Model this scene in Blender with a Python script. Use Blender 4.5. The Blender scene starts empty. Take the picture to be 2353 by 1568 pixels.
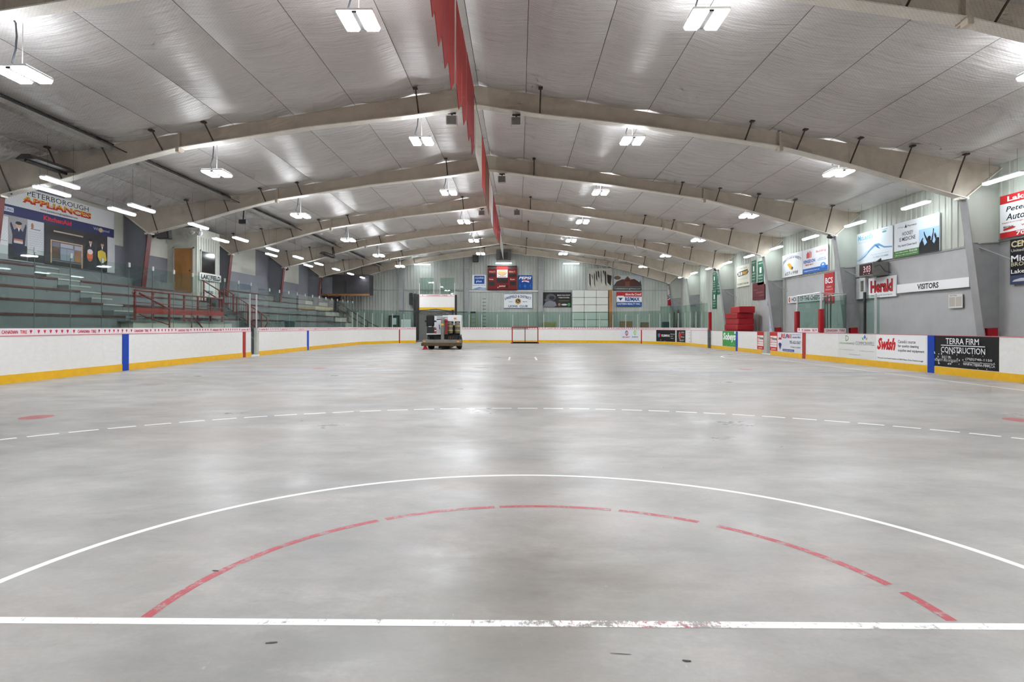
import bpy, bmesh, math, random
from mathutils import Matrix, Vector
random.seed(7)
C = bpy.context.scene.collection
S = bpy.context.scene
PI = math.pi
# ---------------------------------------------------------------- camera, world, exposure
F_PX, YAW, HOR, ROLL, CH = 1450.5, 0.0106, 751.16, 0.0015, 1.31
cd = bpy.data.cameras.new('camera'); cam = bpy.data.objects.new('camera', cd); C.objects.link(cam)
cd.sensor_width = 36.0; cd.sensor_fit = 'HORIZONTAL'
cd.lens = F_PX / 2353 * 36.0
cd.shift_y = -(784 - HOR) / 2353
cd.clip_start = 0.05; cd.clip_end = 300
cam.matrix_world = Matrix.Translation((0, 0, CH)) @ Matrix.Rotation(YAW, 4, 'Z') @ Matrix.Rotation(PI/2, 4, 'X') @ Matrix.Rotation(ROLL, 4, 'Z')
S.camera = cam
w = bpy.data.worlds.new('world'); S.world = w; w.use_nodes = True
w.node_tree.nodes['Background'].inputs[0].default_value = (0.75, 0.8, 0.85, 1)
w.node_tree.nodes['Background'].inputs[1].default_value = 0.05
S.view_settings.view_transform = 'Standard'; S.view_settings.look = 'None'
S.view_settings.gamma = 1; S.view_settings.use_curve_mapping = False
S.view_settings.exposure = 0.1
S.cycles.max_bounces = 6; S.cycles.diffuse_bounces = 4; S.cycles.glossy_bounces = 2
S.cycles.use_adaptive_sampling = True; S.cycles.adaptive_threshold = 0.12; S.cycles.adaptive_min_samples = 12; S.cycles.use_auto_tile = False; S.cycles.time_limit = 900
S.cycles.transmission_bounces = 2; S.cycles.transparent_max_bounces = 20
S.cycles.use_denoising = True; S.cycles.sample_clamp_indirect = 6
S.cycles.caustics_reflective = False; S.cycles.caustics_refractive = False
LAMP_DOWN, LAMP_UP, STRIP_E = 142.0, 20.0, 27.0

# ---------------------------------------------------------------- materials
def lin(c):
    return tuple(((v/255)/12.92 if v/255 <= 0.04045 else ((v/255+0.055)/1.055)**2.4) for v in c) + (1,)
MATS = {}
def nodes(name):
    m = bpy.data.materials.new(name); m.use_nodes = True
    nt = m.node_tree; b = nt.nodes['Principled BSDF']
    return m, nt, b
def N(nt, t, **k):
    n = nt.nodes.new(t)
    for a, v in k.items():
        if a in n.bl_rna.properties: setattr(n, a, v)
    return n
def L(nt, a, b): nt.links.new(a, b)
def mixc(nt, fac, a, b, mode='MIX'):
    n = N(nt, 'ShaderNodeMix'); n.data_type = 'RGBA'; n.blend_type = mode
    for s, v in ((n.inputs[0], fac), (n.inputs[6], a), (n.inputs[7], b)):
        if hasattr(v, 'is_linked') : L(nt, v, s)
        else: s.default_value = v
    return n.outputs[2]
def noise(nt, co, scale, detail=4, rough=0.6, vec=(1,1,1)):
    mp = N(nt, 'ShaderNodeMapping'); mp.inputs['Scale'].default_value = vec
    L(nt, co, mp.inputs[0])
    n = N(nt, 'ShaderNodeTexNoise'); n.inputs['Scale'].default_value = scale
    n.inputs['Detail'].default_value = detail; n.inputs['Roughness'].default_value = rough
    L(nt, mp.outputs[0], n.inputs[0]); return n.outputs[0]
def ramp(nt, v, a, b, lo=0.0, hi=1.0):
    n = N(nt, 'ShaderNodeMapRange'); n.inputs[1].default_value = a; n.inputs[2].default_value = b
    n.inputs[3].default_value = lo; n.inputs[4].default_value = hi
    L(nt, v, n.inputs[0]); return n.outputs[0]
def geo(nt):
    return N(nt, 'ShaderNodeNewGeometry').outputs['Position']
def bump(nt, b, h, strength=0.3, dist=0.01):
    n = N(nt, 'ShaderNodeBump'); n.inputs['Strength'].default_value = strength
    n.inputs['Distance'].default_value = dist
    L(nt, h, n.inputs['Height']); L(nt, n.outputs[0], b.inputs['Normal'])
def paint(name, col, rough=0.5, metal=0.0, var=0.08, scale=3.0, vec=(1,1,1), bmp=0.0, spec=0.5):
    if name in MATS: return MATS[name]
    m, nt, b = nodes(name)
    c = lin(col); p = geo(nt)
    f = noise(nt, p, scale, 5, 0.65, vec)
    d = tuple(x*(1-var*2.2) for x in c[:3]) + (1,); l = tuple(min(1, x*(1+var)) for x in c[:3]) + (1,)
    L(nt, mixc(nt, ramp(nt, f, 0.3, 0.7), d, l), b.inputs['Base Color'])
    b.inputs['Roughness'].default_value = rough; b.inputs['Metallic'].default_value = metal
    b.inputs['Specular IOR Level'].default_value = spec
    if bmp: bump(nt, b, noise(nt, p, scale*8, 3), bmp, 0.004)
    MATS[name] = m; return m
def ink(col, rough=0.55):
    k = 'ink_%d_%d_%d' % tuple(col)
    if k in MATS: return MATS[k]
    m, nt, b = nodes(k); b.inputs['Base Color'].default_value = lin(col); b.inputs['Roughness'].default_value = rough
    b.inputs['Specular IOR Level'].default_value = 0.3
    MATS[k] = m; return m
def emit(name, col, e):
    m, nt, b = nodes(name); b.inputs['Base Color'].default_value = (0.8,0.8,0.8,1)
    b.inputs['Emission Color'].default_value = lin(col); b.inputs['Emission Strength'].default_value = e
    m.use_backface_culling = False; return m
def concrete_col(nt):
    p = geo(nt)
    a = noise(nt, p, 0.16, 6, 0.62, (1, 1.3, 1)); b_ = noise(nt, p, 0.7, 6, 0.65, (0.8, 1.25, 1)); c_ = noise(nt, p, 34, 3, 0.7)
    warm = noise(nt, p, 0.33, 4, 0.6)
    md_ = noise(nt, p, 1.3, 8, 0.68, (0.8, 1.15, 1)); 
    col = mixc(nt, ramp(nt, a, 0.36, 0.64), lin((132,130,127)), lin((182,180,176)))
    col = mixc(nt, ramp(nt, b_, 0.36, 0.66, 0.0, 0.8), col, lin((160,154,147)))
    col = mixc(nt, ramp(nt, md_, 0.5, 0.66, 0.0, 0.5), col, lin((126,123,119)))
    col = mixc(nt, ramp(nt, md_, 0.48, 0.34, 0.0, 0.5), col, lin((190,185,179)))
    col = mixc(nt, ramp(nt, warm, 0.5, 0.68, 0.0, 0.6), col, lin((164,150,139)))
    col = mixc(nt, ramp(nt, c_, 0.3, 0.7, 0.0, 0.18), col, lin((120,118,114)))
    # brown worn patch of the crease, a stain with its own place
    mp = N(nt, 'ShaderNodeMapping'); mp.vector_type = 'POINT'; mp.inputs['Location'].default_value = (-0.1, -2.65, 0); mp.inputs['Scale'].default_value = (1.0, 0.8, 1); L(nt, p, mp.inputs[0])
    ln = N(nt, 'ShaderNodeVectorMath'); ln.operation = 'LENGTH'; L(nt, mp.outputs[0], ln.inputs[0])
    md = N(nt, 'ShaderNodeMath'); md.operation = 'MULTIPLY'; L(nt, ramp(nt, ln.outputs['Value'], 0.0, 1.1, 1, 0), md.inputs[0]); L(nt, ramp(nt, b_, 0.35, 0.65, 0.25, 1), md.inputs[1])
    m2 = N(nt, 'ShaderNodeMath'); m2.operation = 'MULTIPLY'; m2.inputs[1].default_value = 0.9; L(nt, md.outputs[0], m2.inputs[0])
    col = mixc(nt, m2.outputs[0], col, lin((98,84,68)))
    scr = noise(nt, p, 2.2, 8, 0.75, (0.6, 2.0, 1))
    col = mixc(nt, ramp(nt, scr, 0.58, 0.66, 0.0, 0.3), col, lin((122,122,122)))
    sc2 = noise(nt, p, 6, 6, 0.8, (2.4, 0.5, 1))
    col = mixc(nt, ramp(nt, sc2, 0.66, 0.7, 0.0, 0.3), col, lin((208,207,203)))
    return p, col, b_, a
def concrete_shine(nt, b, b_, a, lo=0.22, hi=0.5):
    r = N(nt, 'ShaderNodeMath'); r.operation = 'ADD'
    L(nt, ramp(nt, b_, 0.3, 0.7, lo, hi), r.inputs[0]); L(nt, ramp(nt, a, 0.3, 0.7, 0.0, 0.08), r.inputs[1])
    L(nt, r.outputs[0], b.inputs['Roughness']); b.inputs['Specular IOR Level'].default_value = 0.5
def concrete():
    m, nt, b = nodes('polished_concrete'); p, col, b_, a = concrete_col(nt)
    L(nt, col, b.inputs['Base Color']); concrete_shine(nt, b, b_, a)
    bump(nt, b, noise(nt, p, 5, 6, 0.7), 0.25, 0.006); return m
def floor_paint(name, c1, wear_lo, wear_hi, under=None, uc=(178,70,80), band=None):
    m, nt, b = nodes(name); p, col, b_, a = concrete_col(nt)
    n1 = noise(nt, p, 5.5, 8, 0.75, (1.0, 2.2, 1)); n2 = noise(nt, p, 14, 8, 0.8, (2.6, 1.0, 1))
    base = col
    if under: base = mixc(nt, ramp(nt, n1, under-0.03, under+0.03), lin(uc), col)
    av = N(nt, 'ShaderNodeMath'); av.operation = 'ADD'; L(nt, n1, av.inputs[0]); L(nt, n2, av.inputs[1])
    src = av.outputs[0]
    if band:   # more wear between two X positions (trodden stretch of the line)
        sx = N(nt, 'ShaderNodeSeparateXYZ'); L(nt, p, sx.inputs[0])
        u = ramp(nt, sx.outputs[0], band[0], band[1], 0, 1); d = ramp(nt, sx.outputs[0], band[2], band[3], 1, 0)
        mu = N(nt, 'ShaderNodeMath'); mu.operation = 'MULTIPLY'; L(nt, u, mu.inputs[0]); L(nt, d, mu.inputs[1])
        m3 = N(nt, 'ShaderNodeMath'); m3.operation = 'MULTIPLY_ADD'; m3.inputs[1].default_value = band[4]; L(nt, mu.outputs[0], m3.inputs[0]); L(nt, src, m3.inputs[2]); src = m3.outputs[0]
    mask = ramp(nt, src, wear_lo, wear_hi, 0, 1)
    L(nt, mixc(nt, mask, lin(c1), base), b.inputs['Base Color'])
    b.inputs['Roughness'].default_value = 0.42
    return m
def glass(name, tint, alpha=0.10):
    m = bpy.data.materials.new(name); m.use_nodes = True; nt = m.node_tree
    for n in list(nt.nodes): nt.nodes.remove(n)
    o = N(nt, 'ShaderNodeOutputMaterial'); mx = N(nt, 'ShaderNodeMixShader'); tr = N(nt, 'ShaderNodeBsdfTransparent'); gl = N(nt, 'ShaderNodeBsdfGlossy')
    tr.inputs[0].default_value = lin(tint); gl.inputs['Roughness'].default_value = 0.02; gl.inputs[0].default_value = (0.9,0.95,0.93,1)
    fr = N(nt, 'ShaderNodeFresnel'); fr.inputs[0].default_value = 1.45
    df = N(nt, 'ShaderNodeBsdfDiffuse'); df.inputs[0].default_value = lin((120,150,142)); m2 = N(nt, 'ShaderNodeMixShader'); m2.inputs[0].default_value = alpha
    L(nt, tr.outputs[0], m2.inputs[1]); L(nt, df.outputs[0], m2.inputs[2])
    g_ = N(nt, 'ShaderNodeNewGeometry'); iv = N(nt, 'ShaderNodeMath'); iv.operation = 'SUBTRACT'; iv.inputs[0].default_value = 1.0; L(nt, g_.outputs['Backfacing'], iv.inputs[1])
    ml = N(nt, 'ShaderNodeMath'); ml.operation = 'MULTIPLY'; L(nt, iv.outputs[0], ml.inputs[0]); L(nt, fr.outputs[0], ml.inputs[1])
    L(nt, ml.outputs[0], mx.inputs[0]); L(nt, m2.outputs[0], mx.inputs[1]); L(nt, gl.outputs[0], mx.inputs[2]); L(nt, mx.outputs[0], o.inputs[0])
    return m
def ceiling_mat():
    m, nt, b = nodes('vinyl_insulation'); p = geo(nt)
    f = noise(nt, p, 0.5, 4, 0.6)
    L(nt, mixc(nt, ramp(nt, f, 0.3, 0.7), lin((204,200,198)), lin((222,218,215))), b.inputs['Base Color'])
    b.inputs['Roughness'].default_value = 0.36; b.inputs['Specular IOR Level'].default_value = 0.7
    b.inputs['Metallic'].default_value = 0.15
    h1 = noise(nt, p, 1.0, 5, 0.7, (0.35, 9.0, 1)); h2 = noise(nt, p, 1.0, 3, 0.6, (0.5, 2.2, 1))
    ad = N(nt, 'ShaderNodeMath'); ad.operation = 'MULTIPLY_ADD'; ad.inputs[1].default_value = 2.5; L(nt, h2, ad.inputs[0]); L(nt, h1, ad.inputs[2])
    bump(nt, b, ad.outputs[0], 0.8, 0.05); return m

M_floor = concrete(); M_ceil = ceiling_mat()
M_cream = paint('cream_steel', (203,191,174), 0.5, 0, 0.07, 2.5)
M_creamL = paint('cream_flange_lit', (246,241,230), 0.5, 0, 0.06, 2.5)  # paler copy of the cream steel, its stronger light put into the colour
M_greycol = paint('grey_steel', (150,150,150), 0.55, 0, 0.06, 2)
M_redcol = paint('dark_red_steel', (104,36,32), 0.5, 0, 0.08, 4)
M_rod = paint('rusty_rod', (74,62,52), 0.6, 0.2, 0.2, 8)
M_dark = paint('dark_gap', (38,34,30), 0.8, 0, 0.1, 5)
M_black = paint('black_plastic', (24,24,26), 0.45, 0, 0.1, 5)
M_rubber = paint('black_rubber', (20,20,21), 0.75, 0, 0.15, 8)
M_clad = paint('pale_green_cladding', (178,182,172), 0.45, 0, 0.06, 1.2, (1,1,0.3))
M_cladE = paint('end_cladding', (176,180,174), 0.45, 0, 0.08, 1.2, (1,1,0.3))
M_greywall = paint('grey_wall_paint', (174,174,174), 0.6, 0, 0.05, 1.0, bmp=0.1)
M_leftwall = paint('left_grey_wall', (122,124,134), 0.6, 0, 0.06, 1.0, bmp=0.15)
M_creamwall = paint('cream_wall_paint', (196,196,186), 0.6, 0, 0.05, 1.0)
M_board = paint('white_board_plastic', (232,231,228), 0.32, 0, 0.025, 5.0, (1,1,2.2))
M_yellow = paint('yellow_kickplate', (234,182,8), 0.35, 0, 0.05, 4)
M_blue = paint('blue_line_plastic', (0,62,168), 0.4, 0, 0.05, 4, spec=.3)
M_red = paint('red_line_plastic', (168,32,28), 0.35, 0, 0.05, 4)
M_cap = paint('red_white_cap', (196,110,118), 0.4, 0, 0.05, 4)
M_band = paint('decal_white', (232,222,226), 0.4, 0, 0.02, 4)
M_alu = paint('aluminium', (205,206,205), 0.35, 0.3, 0.05, 3)
M_post = paint('glass_post_aluminium', (178,186,182), 0.4, 0.2, 0.05, 3)
M_rail = paint('red_rail_paint', (126,38,34), 0.45, 0, 0.08, 5)
M_railB = paint('bright_red_paint', (160,32,34), 0.45, 0, 0.06, 5)
M_pad = paint('red_vinyl_pad', (166,14,28), 0.4, 0, 0.1, 3, bmp=0.2)
M_riser = paint('grey_stand_paint', (118,124,126), 0.6, 0, 0.07, 1.3)
M_pale = paint('pale_concrete', (178,180,172), 0.7, 0, 0.07, 1.5)
M_stair = paint('dark_stair_paint', (78,80,84), 0.6, 0, 0.08, 2)
M_plank = paint('dark_red_plank', (88,32,32), 0.5, 0, 0.1, 4)
M_white = paint('white_sheet', (228,230,230), 0.35, 0, 0.03, 3)
M_wood = paint('plywood_door', (172,118,58), 0.55, 0, 0.12, 2.5, (1,1,0.25))
M_wood2 = paint('raw_timber', (160,110,62), 0.6, 0, 0.15, 3, (1,1,0.2))
M_metal = paint('dull_steel', (132,130,124), 0.42, 0.55, 0.1, 4)
M_brown = paint('rusty_brown_steel', (94,74,48), 0.5, 0.3, 0.2, 7)
M_cable = paint('cable_black', (46,50,56), 0.6)
M_net = paint('net_twine', (92,86,80), 0.8)
M_glass = glass('rink_glass_material', (240,246,243), 0.012)
M_glassF = glass('far_rink_glass_material', (228,240,236), 0.015)
M_window = glass('window_glass_material', (40,50,52), 0.35)
M_lampd = emit('lamp_diffuser_glow', (246,250,255), LAMP_DOWN)
M_lampu = emit('lamp_uplight_glow', (246,250,255), LAMP_UP)
M_strip = emit('strip_glow', (240,250,255), STRIP_E)
M_led = emit('red_led', (220,30,50), 0.55)
M_fpw = floor_paint('floor_white_line', (238,238,235), 1.34, 1.46)
M_fpgoal = floor_paint('floor_goal_line', (238,237,235), 1.10, 1.20, under=0.5, band=(-0.8, 0.7, 0.8, 1.15, 0.17))
M_fpr = floor_paint('floor_red_line', (176,62,72), 1.0, 1.16)
M_fpdot = floor_paint('floor_red_dot', (168,84,86), 1.0, 1.5)
M_fpb = floor_paint('floor_blue_line', (104,132,166), 1.15, 1.6)

# ---------------------------------------------------------------- geometry helpers
class B:
    def __init__(s): s.bm = bmesh.new()
    def face(s, pts):
        vs = [s.bm.verts.new(p) for p in pts]
        try: return s.bm.faces.new(vs)
        except ValueError: return None
    def box(s, a, b):
        x0,y0,z0 = [min(a[i],b[i]) for i in range(3)]; x1,y1,z1 = [max(a[i],b[i]) for i in range(3)]
        v = [s.bm.verts.new(p) for p in ((x0,y0,z0),(x1,y0,z0),(x1,y1,z0),(x0,y1,z0),(x0,y0,z1),(x1,y0,z1),(x1,y1,z1),(x0,y1,z1))]
        for f in ((3,2,1,0),(4,5,6,7),(0,1,5,4),(1,2,6,5),(2,3,7,6),(3,0,4,7)): s.bm.faces.new([v[i] for i in f])
        return s
    def prism(s, base, d):   # polygon base extruded by vector d
        d = Vector(d); a = [s.bm.verts.new(p) for p in base]; b = [s.bm.verts.new(Vector(p)+d) for p in base]
        n = len(a)
        s.bm.faces.new(list(reversed(a))); s.bm.faces.new(b)
        for i in range(n): s.bm.faces.new([a[i], a[(i+1)%n], b[(i+1)%n], b[i]])
        return s
    def tube(s, pts, r, n=6, cap=True):
        pts = [Vector(p) for p in pts]; rings = []
        for i, p in enumerate(pts):
            d = (pts[min(i+1,len(pts)-1)] - pts[max(i-1,0)])
            if d.length < 1e-9: d = Vector((0,0,1))
            d.normalize(); u = d.cross(Vector((0,0,1)) if abs(d.z) < 0.95 else Vector((1,0,0))).normalized(); v = d.cross(u)
            rr = r[i] if isinstance(r, (list,tuple)) else r
            rings.append([s.bm.verts.new(p + (u*math.cos(2*PI*k/n) + v*math.sin(2*PI*k/n))*rr) for k in range(n)])
        for a, b in zip(rings, rings[1:]):
            for k in range(n): s.bm.faces.new([a[k], a[(k+1)%n], b[(k+1)%n], b[k]])
        if cap and n > 2:
            s.bm.faces.new(list(reversed(rings[0]))); s.bm.faces.new(rings[-1])
        return s
    def lathe(s, c, prof, n=16, axis='Z'):
        c = Vector(c); rings = []
        for r, h in prof:
            ring = []
            for k in range(n):
                a = 2*PI*k/n; x, y = r*math.cos(a), r*math.sin(a)
                ring.append(s.bm.verts.new(c + (Vector((x,y,h)) if axis == 'Z' else Vector((h,x,y)) if axis == 'X' else Vector((x,h,y)))))
            rings.append(ring)
        for a, b in zip(rings, rings[1:]):
            for k in range(n): s.bm.faces.new([a[k], a[(k+1)%n], b[(k+1)%n], b[k]])
        s.bm.faces.new(list(reversed(rings[0]))); s.bm.faces.new(rings[-1]); return s
    def bevel(s, w, seg=2):
        bmesh.ops.bevel(s.bm, geom=list(s.bm.edges), offset=w, segments=seg, affect='EDGES', profile=0.6); return s
    def mp(s, f):
        for v in s.bm.verts: v.co = f(v.co)
        return s
MW = {}
def props(o, label=None, cat=None, group=None, kind=None):
    if label: o['label'] = label
    if cat: o['category'] = cat
    if group: o['group'] = group
    if kind: o['kind'] = kind
    return o
def mesh_obj(name, b, m, parent=None, label=None, kind=None, local=False, smooth=False):
    bmesh.ops.recalc_face_normals(b.bm, faces=b.bm.faces[:]) if not getattr(b, 'keep', False) else None
    if parent is not None and not local: b.bm.transform(MW[parent.name].inverted())
    me = bpy.data.meshes.new(name); b.bm.to_mesh(me); b.bm.free(); me.materials.append(m)
    if smooth:
        for p in me.polygons: p.use_smooth = True
    o = bpy.data.objects.new(name, me); C.objects.link(o)
    if parent is not None: o.parent = parent; MW[o.name] = MW[parent.name]
    else: MW[o.name] = Matrix.Identity(4)
    if label: o['label'] = label
    if kind: o['kind'] = kind
    return o
part = mesh_obj
def thing(name, label, cat, loc=(0,0,0), group=None, M=None, kind=None):
    o = bpy.data.objects.new(name, None); C.objects.link(o); o.empty_display_size = 0.2
    M = M or Matrix.Translation(loc); o.matrix_world = M; MW[o.name] = M
    return props(o, label, cat, group, kind)
def single(name, b, m, label, cat, group=None, smooth=False, loc=None):
    if loc is None:
        bb = [v.co.copy() for v in b.bm.verts]; n = len(bb)
        loc = Vector((sum(v.x for v in bb)/n, sum(v.y for v in bb)/n, min(v.z for v in bb)))
    b.bm.transform(Matrix.Translation(-Vector(loc)))
    o = mesh_obj(name, b, m, None, smooth=smooth); o.location = loc; MW[o.name] = Matrix.Translation(loc)
    return props(o, label, cat, group)
def struct(name, b, m, parent=None):
    o = mesh_obj(name, b, m, parent)
    if parent is None: o['kind'] = 'structure'
    return o
KIDS = {}
def copy_tree(o, M, label=None, group=None):
    c = o.copy(); C.objects.link(c); c.matrix_world = M; MW[c.name] = M
    if label: c['label'] = label
    if group: c['group'] = group
    def rec(src, dst):
        for ch in list(src.children):
            k = ch.copy(); C.objects.link(k); k.parent = dst; MW[k.name] = M; rec(ch, k)
    rec(o, c); return c
ORD = ['nearest', 'second', 'third', 'fourth', 'fifth', 'sixth', 'seventh', 'eighth', 'ninth', 'tenth', 'eleventh', 'twelfth', 'thirteenth', 'fourteenth', 'fifteenth']

TXT = {}
def text_bm(s, shear=0.0, bold=0.0):
    k = (s, shear, bold)
    if k not in TXT:
        cu = bpy.data.curves.new('t', 'FONT'); cu.body = s; cu.size = 1; cu.shear = shear; cu.offset = bold
        cu.resolution_u = 2; cu.fill_mode = 'FRONT'; cu.dimensions = '2D'
        ob = bpy.data.objects.new('t', cu); C.objects.link(ob)
        bpy.context.view_layer.update()
        dg = bpy.context.evaluated_depsgraph_get()
        me = bpy.data.meshes.new_from_object(ob.evaluated_get(dg))
        bpy.data.objects.remove(ob); TXT[k] = me
    return TXT[k]
def add_text(b, s, x0, y0, x1, y1, z=0.0, shear=0.0, bold=0.0, arc=0.0, f=None):
    me = text_bm(s, shear, bold)
    if not me.vertices: return
    xs = [v.co.x for v in me.vertices]; ys = [v.co.y for v in me.vertices]
    a, c_, bb, d = min(xs), max(xs), min(ys), max(ys)
    n0 = len(b.bm.verts); t = bmesh.new(); t.from_mesh(me); mp = {}
    for v in t.verts:
        u = (v.co.x-a)/max(1e-6, c_-a); q = (v.co.y-bb)/max(1e-6, d-bb)
        x = x0+u*(x1-x0); y = y0+q*(y1-y0) + arc*(1-(2*u-1)**2)
        p = Vector((x, y, z)); mp[v] = b.bm.verts.new(f(p) if f else p)
    for fc in t.faces:
        try: b.bm.faces.new([mp[v] for v in fc.verts])
        except ValueError: pass
    t.free()

# signs: local frame x right, y up, z out of the wall
def frameR(Y0, z0, X=14.0):     # on a wall facing -X, u runs towards the camera
    return Matrix(((0,0,-1,X),(-1,0,0,Y0),(0,1,0,z0),(0,0,0,1)))
def frameE(X0, z0, Y=55.0):
    return Matrix(((1,0,0,X0),(0,0,-1,Y),(0,1,0,z0),(0,0,0,1)))
def frameL(Y0, z0, X=-16.35):   # on a wall facing +X
    return Matrix(((0,0,1,X),(1,0,0,Y0),(0,1,0,z0),(0,0,0,1)))
def sign(name, label, cat, M, W, H, bg, items, th=0.03, f=None, parent=None, bgname='board', edge=None, group=None, bgmat=None):
    if parent is None: t = thing(name, label, cat, M=M, group=group)
    else: t = parent
    def q(p):   # local -> parent's local (world-mapped if f)
        return p
    b = B(); n = 8 if f else 1
    for i in range(n): b.box((W*i/n, 0, 0), (W*(i+1)/n, H, th))
    if f: b.mp(lambda c: f(c)); bo = part(bgname, b, bgmat or ink(bg), t, local=False)
    else: bo = part(bgname, b, bgmat or ink(bg), t, local=(parent is None))
    z = th
    loc = (parent is None and not f)
    def put(nm, b, col, ma=None):
        if f: b.mp(lambda c: f(c))
        part(nm, b, ma or ink(col), t, local=loc)
    for it in items:
        z += 0.0007; k = it[0]; b = B(); b.keep = False
        X = lambda u: u*W
        if k == 'r':
            _, x0, y0, x1, y1, col = it[:6]; nn = 6 if f else 1
            for i in range(nn): b.box((X(x0+(x1-x0)*i/nn), y0*H, z-0.0006), (X(x0+(x1-x0)*(i+1)/nn), y1*H, z))
            put('colour_block', b, col)
        elif k == 't':
            _, s, x0, y0, x1, y1, col = it[:7]; o = it[7] if len(it) > 7 else {}
            add_text(b, s, X(x0), y0*H, X(x1), y1*H, z, o.get('shear', 0), o.get('bold', 0.012), o.get('arc', 0)*H)
            put('lettering', b, col)
        elif k == 'e':
            _, cx, cy, rx, ry, col = it[:6]
            b.prism([(X(cx)+rx*W*math.cos(2*PI*i/20), cy*H+ry*H*math.sin(2*PI*i/20), z-0.0006) for i in range(20)], (0,0,0.0006))
            put('emblem', b, col)
        elif k == 'p':
            _, pts, col = it[:3]
            b.prism([(X(x), y*H, z-0.0006) for x, y in pts], (0,0,0.0006)); put(it[3] if len(it) > 3 else 'emblem', b, col)
    return t

# ---------------------------------------------------------------- layout numbers
XL, XR, RX = -11.58, 11.88, -1.2          # board lines, ridge
WL, WR = -16.35, 14.0                     # side walls
YE = 55.0                                 # end wall
YN = -8.0
FR = [3.3, 10.9, 18.55, 26.1, 33.6, 41.2, 48.9, 54.6]
RC = 8.5; YC = 43.9
def ceil_z(x): return 8.42 - 0.158*abs(x-RX)
def pxR(px, X=14.0): return X*1450.5/(px-1192.0)
# ---------------------------------------------------------------- floor and shell
fb = B(); fb.box((-18, YN, -0.2), (16, YE+1, 0)); floor = struct('floor', fb, M_floor)
# painted floor marks
GX = 0.13; GY = 2.80
def arc_strip(b, cx, cy, r, w, a0, a1, n, z=0.0008):
    for i in range(n):
        t0 = a0+(a1-a0)*i/n; t1 = a0+(a1-a0)*(i+1)/n
        b.face([(cx+(r-w)*math.cos(t0), cy+(r-w)*math.sin(t0), z), (cx+r*math.cos(t0), cy+r*math.sin(t0), z), (cx+r*math.cos(t1), cy+r*math.sin(t1), z), (cx+(r-w)*math.cos(t1), cy+(r-w)*math.sin(t1), z)])
b = B(); b.face([(-11.5, GY-0.045, 0.0008), (11.8, GY-0.045+0.0, 0.0008), (11.8, GY+0.015, 0.0008), (-11.5, GY+0.015, 0.0008)]); part('goal_line', b, M_fpgoal, floor)
b = B()
for a0, a1 in ((0.02, 0.19), (0.24, 0.86), (0.93, 1.24), (1.27, 1.72), (1.74, 2.18), (2.21, 3.13)):
    arc_strip(b, GX, GY, 1.83, 0.05, a0, a1, 14)
part('crease_arc', b, M_fpr, floor, label='worn red crease arc painted on the concrete')
b = B(); arc_strip(b, GX-0.05, GY, 2.79, 0.05, -0.05, PI+0.05, 64); part('crease_arc', b, M_fpw, floor, label='white crease arc outside the red one')
b = B(); k = 0
a = 0.10
while a < PI-0.1:
    arc_strip(b, 0.1, 2.42, 7.76, 0.07, a, a+0.041, 3); a += 0.0535
part('dashed_arc', b, M_fpw, floor)
for sx in (-6.93, 7.1):
    b = B(); b.face([(sx+0.2*math.cos(2*PI*i/24), 9.0+0.24*math.sin(2*PI*i/24), 0.0008) for i in range(24)]); part('face_off_dot', b, M_fpdot, floor)
for sx in (-6.2, 7.0):
    b = B(); b.face([(sx+0.22*math.cos(2*PI*i/16), 19.6+0.26*math.sin(2*PI*i/16), 0.0008) for i in range(16)]); part('face_off_dot', b, M_fpdot, floor)
b = B(); b.face([(-11.5, 18.25, 0.0008), (11.8, 18.25, 0.0008), (11.8, 18.40, 0.0008), (-11.5, 18.40, 0.0008)]); part('blue_floor_line', b, M_fpb, floor)
b = B(); b.face([(10.47, 12, 0.0008), (10.53, 12, 0.0008), (10.53, 27, 0.0008), (10.47, 27, 0.0008)]); part('side_line', b, M_fpw, floor)
b = B()
for x0, x1, y0, y1 in ((-0.42, 0.75, 24.7, 24.78), (-0.42, 0.75, 27.3, 27.38), (-0.42, -0.34, 24.7, 27.38), (0.67, 0.75, 24.7, 27.38)):
    b.face([(x0, y0, 0.0008), (x1, y0, 0.0008), (x1, y1, 0.0008), (x0, y1, 0.0008)])
part('centre_box_line', b, M_fpw, floor)
b = B(); arc_strip(b, 11.6, 27.2, 2.8, 0.08, PI/2+0.3, 1.5*PI, 24); part('side_crease_arc', b, M_fpw, floor)
random.seed(11)
for (x, y, w_, l_) in ((-1.62, 3.36, .014, .04), (-1.02, 2.6, .01, .05), (.66, 2.48, .03, .014), (0.41, 2.53, .004, .09), (-3.0, 8.7, .03, .03), (1.35, 5.9, .012, .012)):
    a_ = random.uniform(0, PI); b = B(); ca, sa = math.cos(a_), math.sin(a_)
    b.face([(x+u*w_*ca-v*l_*sa, y+u*w_*sa+v*l_*ca, .002) for u, v in ((-.5,-.5),(.5,-.4),(.6,.1),(.3,.5),(-.4,.45),(-.6,0))]); part('scuff_mark', b, M_cable, floor)
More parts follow.
